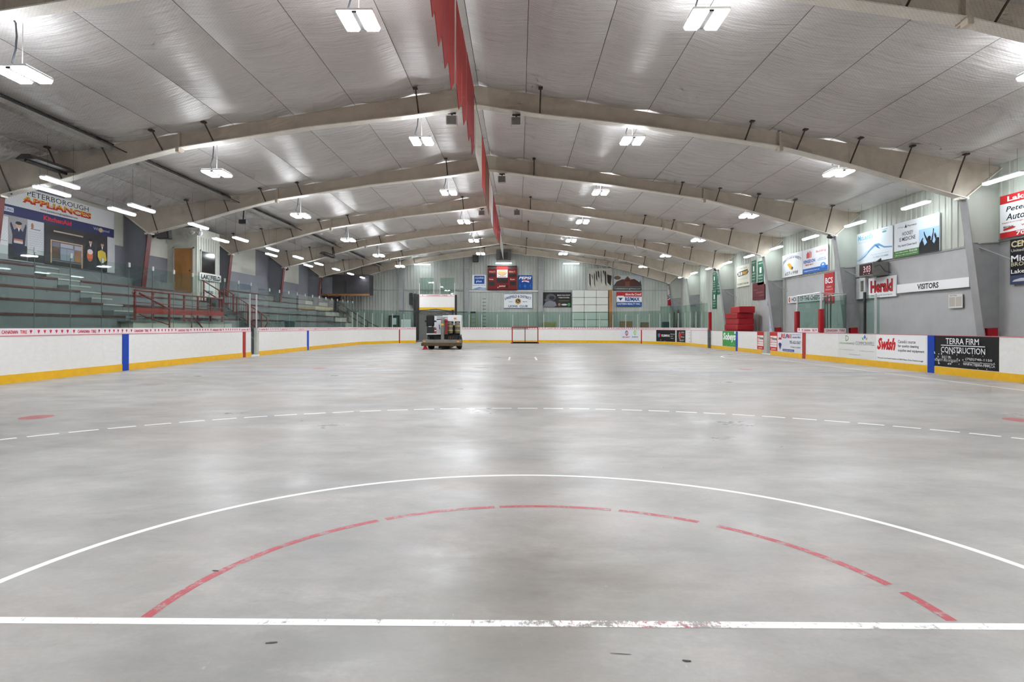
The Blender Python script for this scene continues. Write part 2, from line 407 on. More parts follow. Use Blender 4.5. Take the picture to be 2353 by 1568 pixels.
# side and end walls
b = B(); b.box((WR, YN, 0), (WR+0.25, YE, 6.2)); wr = struct('wall_right', b, M_greywall)
b = B(); b.box((WL-0.25, YN, 0), (WL, YE, 6.2)); wl = struct('wall_left', b, M_leftwall)
b = B(); b.prism([(WL-.25, YE, 0), (WR+.25, YE, 0), (WR+.25, YE, ceil_z(WR)+.1), (RX, YE, 8.6), (WL-.25, YE, ceil_z(WL)+.1)], (0, .25, 0)); we = struct('wall_back', b, M_cladE)
b = B(); b.prism([(WL-.25, YN, 0), (WR+.25, YN, 0), (WR+.25, YN, ceil_z(WR)+.1), (RX, YN, 8.6), (WL-.25, YN, ceil_z(WL)+.1)], (0, -.25, 0)); struct('wall_front', b, M_greywall)
b = B(); b.prism([(RX, YN, 8.62), (WR+.3, YN, ceil_z(WR+.3)+.2), (WR+.3, YN, ceil_z(WR+.3)+.4), (RX, YN, 8.85), (WL-.3, YN, ceil_z(WL-.3)+.4), (WL-.3, YN, ceil_z(WL-.3)+.2)], (0, YE-YN+.3, 0)); ce = struct('ceiling', b, M_dark)
# vinyl insulation panels between the purlin seams, each its own piece with a slight sag
SE = [RX]; x = RX+1.4
while x < WR: SE.append(x); x += 1.79
SE.append(WR)
SL = []; x = RX-1.85
while x > WL: SL.append(x); x -= 1.81
SL.append(WL); XS = sorted(SL + SE)
bays = [YN] + FR[:-1] + [YE]
for j in range(len(bays)-1):
    y0, y1 = bays[j], bays[j+1]
    for i in range(len(XS)-1):
        a, c = XS[i]+0.006, XS[i+1]-0.006
        b = B(); n = 6; m_ = 3; g = []
        for q in range(n+1):
            row = []
            for p in range(m_+1):
                u = a+(c-a)*p/m_; v = y0+(y1-y0)*q/n
                sag = 0.035*math.sin(PI*p/m_) + 0.05*math.sin(PI*q/n)*math.sin(PI*p/m_)
                row.append(b.bm.verts.new((u, v, ceil_z(u)-sag-(0 if 0 < p < m_ else -0.03))))
            g.append(row)
        for q in range(n):
            for p in range(m_): b.bm.faces.new([g[q][p], g[q][p+1], g[q+1][p+1], g[q+1][p]])
        part('insulation_panel', b, M_ceil, ce, smooth=True)
# cladding sheets: ribs on the upper right wall
def sheet(parent, M, W, z0, z1, mat, nr=3, name='cladding_sheet'):
    b = B(); base = []
    p = W/nr; b.box((0.004, z0, 0), (W-0.004, z1, 0.02))
    for k in range(nr):
        c = p*(k+.5); b.prism([(c-.045, z0, .02), (c+.045, z0, .02), (c+.022, z0, .05), (c-.022, z0, .05)], (0, z1-z0, 0))
    b.bm.transform(M); part(name, b, mat, parent)
y = 0.0
while y < 53.8:
    lo = 3.86
    if 33.6 < y+.9 < 38.5 or y > 41.1: lo = 0.9 if y > 38.3 or y > 41 else 0.9
    if 36.8 < y < 41.1: lo = 1.0
    if 33.6 <= y <= 36.8: lo = 3.7
    sheet(wr, frameR(y+.9, 0), 0.9, lo, 6.15, M_clad, 3); y += 0.9
x = WL
while x < WR-.1:
    for z0, z1 in ((0, 4.45), (4.52, 8.5)):
        top = min(z1, ceil_z(x)-.02, ceil_z(x+.75)-.02)
        sheet(we, frameE(x, 0), 0.75, z0, top, M_cladE, 3)
    x += 0.75895
b = B(); b.box((WR-.03, YN, 3.80), (WR, 33.4, 3.86)); b.box((WL, YE-.06, 4.45), (WR, YE-.0, 4.52)); b.name = 1; struct('trim_1', b, M_greycol)
b = B(); b.box((WR-.6, YN, 6.1), (WR, YE, 6.3)); struct('trim_2', b, M_cream)
# cream upper paint of the left wall, bay by bay, between grey returns
for j in range(3, 7):
    y0, y1 = FR[j]+.3, FR[j+1]-2.2
    b = B(); b.box((WL, y0, 4.45), (WL+.012, y1, 6.1)); part('cream_paint_band', b, M_creamwall, wl)
b = B(); b.box((WL, FR[2]+4, 4.6), (WL+.012, FR[3]-.2, 6.1)); part('cream_paint_band', b, M_creamwall, wl)
# end wall columns, girts
for px in (922, 1073, 1242):
    X = (px-1192)*YE/1450.5; b = B(); b.box((X-.2, YE-.35, 0), (X+.2, YE-.06, ceil_z(X)-.6)); part('wall_column', b, M_greycol, we)
b = B(); b.box((-9.9, YE-.12, 4.42), (-4.6, YE-.06, 4.55)); part('wall_girt', b, M_greycol, we)
b = B(); b.box((-4.4, YE-.14, 4.36), (1.7, YE-.06, 4.46)); part('wall_girt', b, M_alu, we)

# ---------------------------------------------------------------- steel frames
def mirror(x): return 2*RX-x
BOT = [(RX, 7.80), (0.6, 7.53), (3.75, 7.17), (7.6, 6.58), (9.4, 6.12), (11.1, 5.62), (12.95, 5.08)]
def make_frame(i, Y):
    nm = 'roof_frame'
    t = thing(nm, '%s tapered steel roof frame from the camera, cream rafters on grey and red columns' % ORD[i].capitalize() if i else 'Cream steel roof frame passing just overhead of the camera', 'roof frame', (RX, Y, 0), 'steel roof frames')
    for sgn in (1, -1):
        mx = (lambda x: x) if sgn == 1 else mirror
        kn = 12.95 if sgn == 1 else 13.1
        bot = [(mx(x), z) for x, z in BOT]
        if sgn == -1: bot[-1] = (-15.35, 5.17)
        wx = WR if sgn == 1 else WL
        poly = [(x, Y, z) for x, z in bot] + [(wx, Y, 5.95), (wx, Y, ceil_z(wx)-.02), (RX, Y, 8.40)]
        b = B(); b.prism(poly, (0, .02, 0)); part('rafter_web', b, M_cream, t)
        b = B(); pr = bot + [(wx, 5.95)]
        for (x0, z0), (x1, z1) in zip(pr, pr[1:]):
            b.prism([(x0, Y-.15, z0), (x0, Y+.17, z0), (x0, Y+.17, z0-.025), (x0, Y-.15, z0-.025)], (x1-x0, 0, z1-z0))
        part('rafter_flange', b, M_creamL, t)
        # splice stiffener
        sx = mx(7.6); b = B(); b.box((sx-.03, Y-.12, 6.5), (sx+.03, Y+.14, ceil_z(sx)-.02)); b.box((sx-.05, Y-.2, 6.42), (sx+.05, Y-.02, 6.56)); part('splice_plate', b, M_cream, t)
        for q, xr in enumerate((0.61, 6.6, 8.1, 9.65, 11.1, 12.6)):
            if sgn == -1 and q == 0: xr = 0.55
            X = mx(xr)
            zb = None
            for (x0, z0), (x1, z1) in zip(BOT, BOT[1:]):
                if x0 <= xr <= x1: zb = z0+(z1-z0)*(xr-x0)/(x1-x0)
            b = B(); b.tube([(X, Y-.62, ceil_z(X)-.03), (X, Y-.03, zb+.02)], 0.022, 5); b.box((X-.06, Y-.7, ceil_z(X)-.07), (X+.06, Y-.56, ceil_z(X)-.03))
            part('flange_brace', b, M_rod, t)
        # column
        base = (13.62, 0) if sgn == 1 else (-15.95, 0)
        k = bot[-1]; cm = M_greycol if sgn == 1 else M_redcol
        b = B(); b.prism([(k[0], Y, k[1]-.03), (wx, Y, 5.93), (wx, Y, 0), (base[0], Y, 0)], (0, .02, 0)); part('column_web', b, M_greycol if sgn == 1 else M_leftwall, t)
        if sgn == 1:
            xa_ = k[0]+(base[0]-k[0])*(k[1]-3.78)/k[1]
            b = B(); b.prism([(k[0], Y-.006, k[1]-.03), (wx, Y-.006, 5.93), (wx, Y-.006, 3.78), (xa_, Y-.006, 3.78)], (0, .004, 0)); part('upper_web_paint', b, M_clad, t, label='pale green upper paint of the column web')
        b = B(); d = Vector((base[0]-k[0], 0, -k[1])); wd = 0.14
        b.prism([(k[0], Y-wd, k[1]-.03), (k[0], Y+wd+.02, k[1]-.03), (k[0]+(.03*sgn), Y+wd+.02, k[1]-.03), (k[0]+(.03*sgn), Y-wd, k[1]-.03)], tuple(d)); part('column_flange', b, cm, t)
        b = B(); b.box((k[0]-.16, Y-.12, k[1]-.05), (k[0]+.1, Y+.14, k[1]+.02)); part('knee_plate', b, M_creamL, t)
        if sgn == 1 and i:
            b = B(); b.tube([(base[0]-.25, Y, 3.75), (wx, Y-.02, 3.8)], .03, 6); b.tube([(base[0]-.2, Y+.02, 3.65), (wx-.02, Y-.6, 3.2)], .02, 6); part('column_brace', b, M_greycol, t)
            b = B(); b.prism([(13.6, Y-.15, .6), (13.86, Y-.15, .6), (13.86, Y-.15, 1.3), (13.56, Y-.15, 1.28)], (0, .12, 0)); part('red_column_pad', b, M_pad, t)
    return t
for i, Y in enumerate(FR[:-1]): make_frame(i, Y)
# last frame stands against the end wall
make_frame(7, FR[-1])
# long beam under the ceiling over the stands, one length per bay
for j in range(1, 7):
    y0, y1 = FR[j]+.5, FR[j+1]-.1
    t = thing('ceiling_beam', '%s length from the camera of the pale beam along the ceiling above the stands' % ORD[j-1].capitalize(), 'beam', (-12.1, y0, 6.5), 'beam lengths above the stands')
    z = ceil_z(-12.1)-.1
    b = B(); b.box((-12.25, y0, z-.12), (-11.95, y1, z)); part('beam_web', b, paint('beam_grey', (176,173,166), .5), t)
    b = B(); b.box((-11.93, y0, z+.03), (-11.915, y1, z+.07)); part('painted_shadow_strip', b, M_dark, t)  # solid dark strip that draws the shadow line beside the beam

# ---------------------------------------------------------------- lamps
def make_lamp():
    t = thing('hanging_lamp', 'x', 'lamp', (0,0,0), 'hanging twin-panel lamps')
    b = B(); b.box((-.34, -.36, .03), (.34, .36, .085)).bevel(.012, 1); part('housing', b, M_white, t)
    for s in (-1, 1):
        b = B()
        # slightly tilted diffuser
        x0, x1 = s*.055, s*.33
        b.prism([(x0, -.34, .022), (x1, -.34, .022), (x1-s*.03, -.34, -.025), (x0+s*.03, -.34, -.025)], (0, .68, 0)); part('diffuser', b, M_lampd, t)
        b = B(); b.box((s*.03, -.33, .0855), (s*.32, .33, .09)); part('uplight', b, M_lampu, t)
    b = B(); b.box((-.045, -.345, .0), (.045, .345, .03)); part('dark_gap_strip', b, M_dark, t)  # dark strip added so the gap between the bright diffusers looks unlit
    b = B(); b.tube([(0,-.01,.09),(0,0,.35),(-.01,.02,1.0)], .008, 5); part('chain', b, M_alu, t)
    b = B(); b.tube([(-.12,0,.09),(-.2,0,.25),(-.13,0,.5),(-.11,0,.75),(-.05,-.1,.95),(-.02,-.3,1.05)], .017, 6); part('power_cord', b, M_cable, t)
    return t
rows = [('outermost row left of the ridge', -9.4, 6.05), ('row just left of the banners', -3.02, 7.05), ('row just right of the banners', 3.5, 7.05), ('outer row on the right', 9.85, 6.05)]
YL = [11.85, 19.55, 27.1, 34.7, 42.3, 49.9]
lamp0 = None
for rn, X, Z in rows:
    for i, Y in enumerate(YL):
        lab = 'twin-panel hanging lamp, %s in the %s' % (ORD[i], rn)
        M = Matrix.Translation((X, Y, Z))
        if lamp0 is None: lamp0 = make_lamp(); lamp0.matrix_world = M; lamp0['label'] = lab; first = lamp0
        else: copy_tree(lamp0, M, lab)
def make_strip(wl=.75):
    t = thing('strip_lamp', 'x', 'lamp', (0,0,0), 'strip lamps along the side walls')
    b = B(); b.box((-.08, -.68, .03), (.08, .68, .08)).bevel(.01, 1); part('housing', b, M_white, t)
    b = B(); b.prism([(-.085, -.67, .03), (.085, -.67, .03), (.06, -.67, -.025), (-.06, -.67, -.025)], (0, 1.34, 0)); part('diffuser', b, M_strip, t)
    for s in (-.5, .5):
        b = B(); b.tube([(0, s, .08), (0, s, wl)], .0035, 4); part('hanging_wire', b, M_cable, t)
    return t
s0 = None
def strip(M, lab):
    global s0
    if s0 is None: s0 = make_strip(); s0.matrix_world = M; s0['label'] = lab
    else: copy_tree(s0, M, lab)
for i in range(10):
    strip(Matrix.Translation((13.27, 17.45+3.81*i, 5.38)), 'white strip lamp, %s from the camera along the right wall' % ORD[i])
s0 = None
_ms = make_strip
make_strip = lambda: _ms(1.22)
for i in range(10):
    strip(Matrix.Translation((-12.8, 17.5+3.8*i, 5.3)), 'white strip lamp, %s from the camera in the inner row above the stands' % ORD[i])
for i, Y in enumerate((18.6, 21.9, 29.2, 35.2, 41.4)):
    strip(Matrix.Translation((-13.85, Y, 5.3)), 'white strip lamp, %s from the camera in the outer row above the stands' % ORD[i])
s0 = None
make_strip = lambda: _ms(.45)
for X, z, l in ((-8.3, 6.65, 'white strip lamp on the end wall above the raised gate'), (-1.3, 6.75, 'white strip lamp above the red scoreboard'), (4.5, 6.72, 'white strip lamp on the end wall left of the torn patch')):
    strip(Matrix.Translation((X, 54.2, z)) @ Matrix.Rotation(PI/2, 4, 'Z'), l)
strip(Matrix.Translation((9.5, -1.5, 6.2)) , 'white strip lamp behind the camera on the right'); strip(Matrix.Translation((-9.5, -1.5, 6.2)), 'white strip lamp behind the camera on the left')
for X, lab in ((-3.02, 'left of the ridge'), (3.5, 'right of the ridge'), (9.85, 'far right'), (-9.4, 'far left')):
    copy_tree(lamp0, Matrix.Translation((X, 4.2, 7.05 if abs(X) < 5 else 6.05)), 'twin-panel hanging lamp overhead of the camera, %s' % lab)
    copy_tree(lamp0, Matrix.Translation((X, -3.4, 7.05 if abs(X) < 5 else 6.05)), 'twin-panel hanging lamp behind the camera, %s' % lab)

# ---------------------------------------------------------------- rink boards
BH = 1.085
def seg_frame(p, q):   # local x along p->q, y up, z into the rink
    p, q = Vector((p[0], p[1], 0)), Vector((q[0], q[1], 0)); u = (q-p).normalized()
    v = Vector((0,0,1)); n = u.cross(v)
    return Matrix(((u.x, v.x, n.x, p.x), (u.y, v.y, n.y, p.y), (u.z, v.z, n.z, 0), (0,0,0,1))), (q-p).length
def board_seg(t, p, q, band=True, lay=0, z0=0.0, kick=True):
    M, l = seg_frame(p, q); g = 0.0008
    b = B(); b.box((g, z0, -.10), (l-g, z0+BH-.012, 0)); b.bm.transform(M); part('board_panel', b, M_board, t)
    if kick: b = B(); b.box((0, z0, 0), (l, z0+.2, .012)); b.bm.transform(M); part('kick_plate', b, M_yellow, t)
    b = B(); b.box((0, z0+BH-.012, -.11), (l, z0+BH+.006, .008)); b.bm.transform(M); part('cap_rail', b, M_cap, t)
    if band:
        b = B(); b.box((0.003, z0+BH+.006, -.03), (l-.003, z0+BH+.17, -.012)); b.bm.transform(M); d = part('decal_band', b, M_band, t)
        b = B()
        if lay % 2 == 0:
            add_text(b, 'CANADIAN', l*.2, z0+BH+.045, l*.58, z0+BH+.125, -.008, bold=.02); add_text(b, 'TIRE', l*.63, z0+BH+.045, l*.8, z0+BH+.125, -.008, bold=.02)
            ts = (l*.09, l*.9)
        else: ts = [l*(.1+.16*k) for k in range(6)]
        for c in ts:
            b.face([(c-.045, z0+BH+.125, -.008), (c, z0+BH+.035, -.008), (c+.045, z0+BH+.125, -.008)])
            b.face([(c-.012, z0+BH+.13, -.008), (c+.012, z0+BH+.13, -.008), (c, z0+BH+.15, -.008)])
        b.bm.transform(M); part('band_print', b, ink((190,40,60)), t)
def glass_seg(t, p, q, z0, z1, mat=None, post=None, back=-.02, name='glass_pane'):
    M, l = seg_frame(p, q); b = B(); b.box((.006, z0, back-.012), (l-.006, z1, back)); b.bm.transform(M); part(name, b, mat or M_glass, t)
    if post:
        b = B(); b.box((-.022, z0-.1, back-.05), (.022, post, back+.02)); b.bm.transform(M); part('glass_post', b, M_alu, t)
def stripe(t, X, Y, w, mat, s):
    b = B(); b.box((X, Y-w/2, .0), (X+s*.014, Y+w/2, BH-.012)); part('line_stripe', b, mat, t)
# left side (u must run so that n points into the rink: travelling far -> near on the left)
tl = thing('rink_boards', 'white rink boards with yellow kick plate along the left side below the stands', 'rink boards', (XL, 20, 0), 'dasher boards around the rink')
gl = thing('rink_glass', 'tall seamless glass panes on the left boards in front of the stands', 'glass', (XL, 20, 1.25), 'glass around the rink')
ys = [27.2 - 1.22*k for k in range(23)]
k = 0
for a, c in zip(ys, ys[1:]):
    board_seg(tl, (XL, c), (XL, a), True, k); k += 1
    glass_seg(gl, (XL, c), (XL, a), 1.255, 3.14 if k > 1 else 3.1)
    b = B(); b.box((XL-.035, a-.035, 3.06), (XL+.015, a+.035, 3.2)).bevel(.012, 1)
    part('glass_clip', b, M_post, gl)
    b = B(); b.box((XL-.034, a-.004, 1.255), (XL-.018, a+.004, 3.1)); part('pane_edge', b, paint('glass_edge_dark', (96,114,110), .4), gl)
ys = [28.02+1.2217*k for k in range(14)]
for a, c in zip(ys, ys[1:]):
    board_seg(tl, (XL, a), (XL, c), True, k); k += 1
    glass_seg(gl, (XL, a), (XL, c), 1.255, 3.0)
    b = B(); b.box((XL-.035, c-.035, 2.93), (XL+.015, c+.035, 3.08)).bevel(.012, 1); part('glass_clip', b, M_post, gl)
for Y, wd, m in ((18.46, .30, M_blue), (34.55, .30, M_blue), (26.5, .27, M_red)): stripe(tl, XL, Y, wd, m, 1)
# open gateway in the left boards
gt = thing('gateway_posts', 'pair of aluminium posts either side of the narrow gateway in left boards', 'gate', (XL, 27.6, 0))
for Y, z1 in ((27.12, 2.72), (27.82, 2.72)):
    b = B(); b.box((XL-.05, Y-.035, 1.2), (XL-.01, Y+.035, z1)); part('gate_post', b, M_alu, gt)
b = B(); b.box((XL-.12, 27.78, 0), (XL-.0, 28.0, 1.24)); part('gate_jamb', b, M_pale, gt)
b = B(); b.box((XL-.2, 27.2, 0), (XL+.02, 28.02, .06)); part('threshold', b, M_white, gt)
# far left corner with the machine opening, far end, right corner
def arcpt(cx, a): return (cx+RC*math.cos(math.radians(a)), YC+RC*math.sin(math.radians(a)))
cl, cr = XL+RC, XR-RC
te = thing('rink_boards', 'white rink boards curving round the far end behind the goal net', 'rink boards', (0, YC+RC, 0), 'dasher boards around the rink')
ge = thing('rink_glass', 'row of glass panes between thin white posts across the far end', 'glass', (0, YC+RC, 1.25), 'glass around the rink')
pts = [arcpt(cl, a) for a in (127.5, 135, 142.5, 150, 157.5, 165, 172.5, 180)]
def end_seg(p, q, i, zt=2.55, band=True, post=2.32):
    board_seg(te, p, q, band, i); glass_seg(ge, p, q, 1.255 if band else 1.1, zt, M_glassF, post)
for i, (q, p) in enumerate(zip(pts, pts[1:])):   # travel so that n points inward
    end_seg(q, p, i) if False else None
def run(pl, band=lambda i: True, zt=lambda i: 2.55):
    for i, (p, q) in enumerate(zip(pl, pl[1:])):
        end_seg(p, q, i, zt(i), band(i))
# inward normal is u x up: moving +X gives n = -Y, so run left -> right
run(list(reversed(pts)))
pl = [(-5.2, YC+RC-.28), arcpt(cl, 97), (cl, YC+RC)]
run(pl)
n = 5; pl = [(cl+(cr-cl)*i/n, YC+RC) for i in range(n+1)]
run(pl, lambda i: i != 2)
run([arcpt(cr, a) for a in (90, 82.5, 75, 67.5, 60, 52.5, 45, 37.5, 30, 22.5, 15, 7.5, 0)], zt=lambda i: 2.55 if i < 8 else 2.85)
# goal line marks on the far curves
for cx, a in ((cl, 138.0), (cr, 42.5)):
    p = arcpt(cx, a+.35); q = arcpt(cx, a-.35); M, l = seg_frame(p, q); b = B(); b.box((0, 0, .0), (l, BH-.01, .03)); b.bm.transform(M); part('line_stripe', b, M_red, te)
b = B(); b.box((-8.2, 50.5, 0), (-5.2, 52.1, .012)); part('threshold', b, M_white, te)
b = B(); b.box((5.0, 52.30, 0), (8.1, 52.37, .05)); part('threshold', b, M_white, te)
# right side
tr = thing('rink_boards', 'white rink boards with printed advertisements along the right side', 'rink boards', (XR, 20, 0), 'dasher boards around the rink')
yr_ = [pxR(p, XR) for p in (1584, 1628, 1662, 1700, 1738, 1756)]
ylist = [43.9, 41.6, 39.4, 37.0, 34.6, 32.2, 30.95]
for i, (a, c) in enumerate(zip(ylist, ylist[1:])): board_seg(tr, (XR, a), (XR, c), False)
yl2 = [29.9] + [29.9-2.44*k for k in range(1, 13)]
for i, (a, c) in enumerate(zip(yl2, yl2[1:])): board_seg(tr, (XR, a), (XR, c), False)
for Y, wd, m in ((18.3, .30, M_blue), (34.5, .30, M_blue), (26.4, .30, M_red)): stripe(tr, XR, Y, wd, m, -1)
b = B(); b.box((XR-.02, 29.9, 0), (XR+.2, 30.95, .05)); part('threshold', b, M_white, tr)
b = B(); b.box((XR, 30.35, .03), (XR+.3, 30.93, 1.08)); part('open_gate', b, M_pale, tr)
grt = thing('rink_glass', 'glass panes on the right boards between far corner and red padded post', 'glass', (XR, 42, 1.1), 'glass around the rink')
yg = [43.9, 42.5, 41.1, 39.9]
for i, (a, c) in enumerate(zip(yg, yg[1:])): 
    glass_seg(grt, (XR, a), (XR, c), 1.255, 2.85, M_glassF, 2.35)
    b = B(); b.box((XR+.012, c, 1.09), (XR+.03, a, 1.255)); part('decal_band', b, M_band, grt)
# big black and grey post by the right boards, and red pads
def padded(name, Y, z0, z1, ztop, lab, X=XR+.08, r=.09, pole=True):
    t = thing(name, lab, 'post', (X, Y, 0), 'red padded posts on the right boards')
    b = B(); b.tube([(X, Y, 1.0), (X, Y, ztop)], .035, 10); part('pole', b, M_alu, t)
    b = B(); b.box((X-r, Y-r, z0), (X+r, Y+r, z1)).bevel(.03, 2); part('pad', b, M_pad, t)
padded('padded_post', 39.6, 1.1, 2.25, 2.62, 'red padded post at the far end of the right boards beside the stacked mats')
padded('padded_post', 27.25, 1.1, 1.99, 2.62, 'red padded post at the far corner of the glass penalty box')
padded('padded_post', 25.1, 1.1, 2.03, 2.68, 'red padded post at the near corner of the glass penalty box')
b = B(); b.box((XR-.13, 39.15, 0), (XR-.01, 39.4, 1.15)); single('board_post', b, paint('scuffed_dark_post', (96,98,100), .5, 0, .3, 6), 'dark scuffed post standing against the right boards below the red pad', 'post')
# penalty box glass
pb = thing('penalty_box', 'glass penalty box enclosure with white top rail on the right boards', 'enclosure', (XR, 26, 1.1))
glass_seg(pb, (XR+.06, 27.15), (XR+.06, 25.2), 1.26, 2.6, M_glass)
glass_seg(pb, (XR+.15, 25.1), (XR+1.05, 25.1), 1.26, 2.58, M_glass)
glass_seg(pb, (XR+.1, 27.25), (XR+1.05, 27.25), 1.26, 2.58, M_glassF)
glass_seg(pb, (XR+1.1, 27.2), (XR+1.1, 25.2), .5, 2.4, M_glassF)
b = B(); b.tube([(XR+.08, 27.25, 2.64), (XR+.08, 25.1, 2.68)], .035, 8); part('top_rail', b, M_alu, pb)
b = B(); b.tube([(XR+.08, 25.1, 2.66), (XR+1.05, 25.1, 2.62), (XR+1.1, 27.2, 2.6)], .022, 8); part('top_rail', b, M_post, pb)
for X, Y in ((XR+.34, 25.12), (XR+.7, 25.6), (XR+.86, 26.4), (XR+1.05, 25.1), (XR+1.1, 27.2)):
    b = B(); b.box((X-.02, Y-.02, 1.1), (X+.02, Y+.02, 2.58)); part('box_post', b, paint('dark_green_post', (84,92,92), .5), pb)
for p, q in (((XR+.05, 27.15), (XR+.05, 25.2)), ((XR+.15, 25.08), (XR+1.05, 25.08))):
    M, l = seg_frame(p, q); b = B(); b.box((0, 1.09, -.02), (l, 1.27, .006)); b.bm.transform(M); part('decal_band', b, M_band, pb)
    b = B(); c0 = .15 if p[1] != q[1] else .1
    add_text(b, 'CANADIAN', l*.12 if p[1] == q[1] else l*.32, 1.135, l*.62, 1.225, .01, bold=.02); add_text(b, 'TIRE', l*.7, 1.135, l*.95 if p[1] == q[1] else l*.82, 1.225, .01, bold=.02)
    if p[1] != q[1]:
        for c in (.1, .25, .88):
            b.face([(l*c-.05, 1.225, .01), (l*c, 1.13, .01), (l*c+.05, 1.225, .01)])
    b.bm.transform(M); part('band_print', b, ink((178,30,50)), pb)
nb = thing('bench_screen', 'narrow glass screen with black post beside the newspaper sign', 'glass', (12.3, 22.5, 0))
glass_seg(nb, (12.28, 22.5), (12.62, 22.5), 1.1, 2.46, M_glassF); glass_seg(nb, (12.66, 22.5), (12.8, 22.5), 1.0, 2.4, M_glassF)
b = B(); b.box((12.22, 22.45, 0), (12.29, 22.53, 2.55)); part('screen_post', b, M_black, nb)
b = B(); b.box((12.61, 22.45, 0), (12.66, 22.53, 2.5)); part('screen_post', b, M_alu, nb)

# ---------------------------------------------------------------- advertisements on the boards
BZ = 0.215; BHH = BH-.012-BZ
def board_ad(name, label, px0, px1, bg, items, X=XR-.001, z0=BZ, h=BHH):
    Y0 = pxR(px0, XR); Y1 = pxR(px1, XR)
    return sign(name, label, 'advertisement', frameR(Y0, z0, X), Y0-Y1, h, bg, items, th=.004)
random.seed(3)
chips = [('e', .01+.5*random.random()**1.5, .08+.42*random.random(), .004+.006*random.random(), .012+.03*random.random(), (225,225,225)) for _ in range(26)] + [('e', .4+.58*random.random(), .03+.4*random.random(), .003+.003*random.random(), .008+.014*random.random(), (215,210,210)) for _ in range(22)]
board_ad('board_advert', 'black board advertisement with white construction firm lettering, chipped paint', 2140.5, 2287, (22,22,22), chips + [
  ('t', 'TERRA FIRM', .22, .74, .74, .93, (235,235,235), {'bold': .01}), ('r', .14, .685, .83, .71, (235,235,235)),
  ('t', 'CONSTRUCTION', .14, .46, .83, .65, (235,235,235), {'bold': .01}), ('t', 'BUILT ON', .16, .27, .31, .36, (200,200,200)), ('t', 'HONESTY AND INTEGRITY', .03, .17, .43, .25, (190,190,190)),
  ('t', '(705)740-1150', .54, .25, .93, .34, (220,220,220)), ('r', .51, .2, .97, .213, (220,220,220)), ('t', 'WWW.TERRA-FIRM.CA', .51, .1, .97, .18, (220,220,220))])
board_ad('board_advert', 'white board advertisement with slanted red script and black slogan lines', 2009, 2122, (236,236,236), [
  ('t', 'Swish', .02, .42, .42, .88, (200,24,28), {'shear': .35, 'bold': .05}), ('t', "Canada's source", .47, .70, .81, .82, (30,45,55)), ('t', 'for quality cleaning', .47, .53, .87, .65, (30,45,55)),
  ('t', 'supplies and equipment', .47, .37, .97, .49, (30,45,55)), ('t', 'Visit your local Swish location at 2060 Fisher Drive, Peterborough', .03, .07, .95, .14, (40,50,60))])
board_ad('board_advert', 'faint pale board advertisement with thin green letter and three small leaves', 1922, 2008, (222,224,220), [
  ('t', 'D', .22, .70, .3, .93, (80,120,60), {'bold': 0}), ('t', 'DARLING', .04, .56, .24, .64, (130,160,110)), ('t', 'INSURANCE', .25, .56, .46, .64, (130,130,130)),
  ('t', 'COMMONWELL', .5, .55, .97, .70, (120,128,128), {'bold': 0}), ('p', [(.70,.86),(.735,.99),(.76,.86),(.735,.8)], (40,120,200)), ('p', [(.66,.88),(.67,.78),(.71,.76),(.69,.84)], (60,160,80)), ('p', [(.8,.88),(.79,.78),(.755,.76),(.77,.84)], (230,150,70)),
  ('t', 'www.darlinginsurance.ca', .04, .31, .45, .35, (150,150,150)), ('t', 'info@thecommonwell.ca', .6, .3, .95, .34, (150,150,150)), ('t', 'Peterborough Division, ON', .32, .12, .62, .17, (150,150,150))])
board_ad('board_advert', 'pale board advertisement with balloon emblem, red and blue slashed lettering', 1785, 1838, (214,217,222), [
  ('t', 'RE', .16, .70, .34, .93, (190,40,48), {'bold': .03}), ('p', [(.34,.70),(.38,.70),(.44,.93),(.40,.93)], (40,60,150)), ('t', 'MAX', .43, .70, .62, .93, (190,40,48), {'bold': .03}),
  ('t', 'Eastern Realty Inc.', .65, .86, .98, .93, (110,110,150)), ('t', 'Lakefield Office', .65, .72, .98, .81, (50,60,140)), ('t', '705-652-3367', .53, .43, .98, .58, (50,50,56)), ('t', '33 Queen St. Lakefield', .58, .22, .97, .31, (120,120,120)),
  ('e', .11, .52, .085, .2, (225,228,235)), ('p', [(.03,.62),(.06,.71),(.11,.74),(.16,.71),(.19,.62)], (190,40,48)), ('p', [(.04,.38),(.11,.08),(.18,.38),(.14,.45),(.07,.45)], (36,44,110)), ('r', .23, .03, .73, .14, (44,60,150)), ('t', 'www.remax-eastern.ca', .26, .055, .7, .11, (230,230,240))])
home = [('r', 0, 0, 1, 1, (198,40,40)), ('r', .06, .2, .94, .8, (236,232,230)), ('t', 'Home', .32, .56, .92, .74, (30,30,30), {'bold': .04}), ('r', .08, .42, .28, .72, (205,60,40)), ('p', [(.12,.45),(.24,.45),(.24,.6),(.18,.7),(.12,.6)], (240,225,220)), ('t', 'hardware', .34, .42, .92, .52, (205,110,100)), ('t', 'building centre', .08, .27, .92, .36, (205,110,100)), ('t', 'Lakefield', .2, .05, .8, .15, (240,230,230))]
board_ad('board_advert', 'red and white hardware advertisement on the board left of the open gate', 1738, 1753, (198,40,40), home)
board_ad('board_advert', 'red and white hardware advertisement on the board right of the open gate', 1767, 1784, (198,40,40), home)
board_ad('board_advert', 'green board advertisement with white handwritten supermarket lettering', 1659, 1690.5, (62,150,74), [('t', 'Sobeys', .04, .28, .96, .9, (238,240,238), {'shear': .2, 'bold': .04}), ('r', .86, .84, 1, 1, (230,232,230))] + [('e', .1+.8*random.random(), .03+.15*random.random(), .02, .01, (200,220,200)) for _ in range(8)])
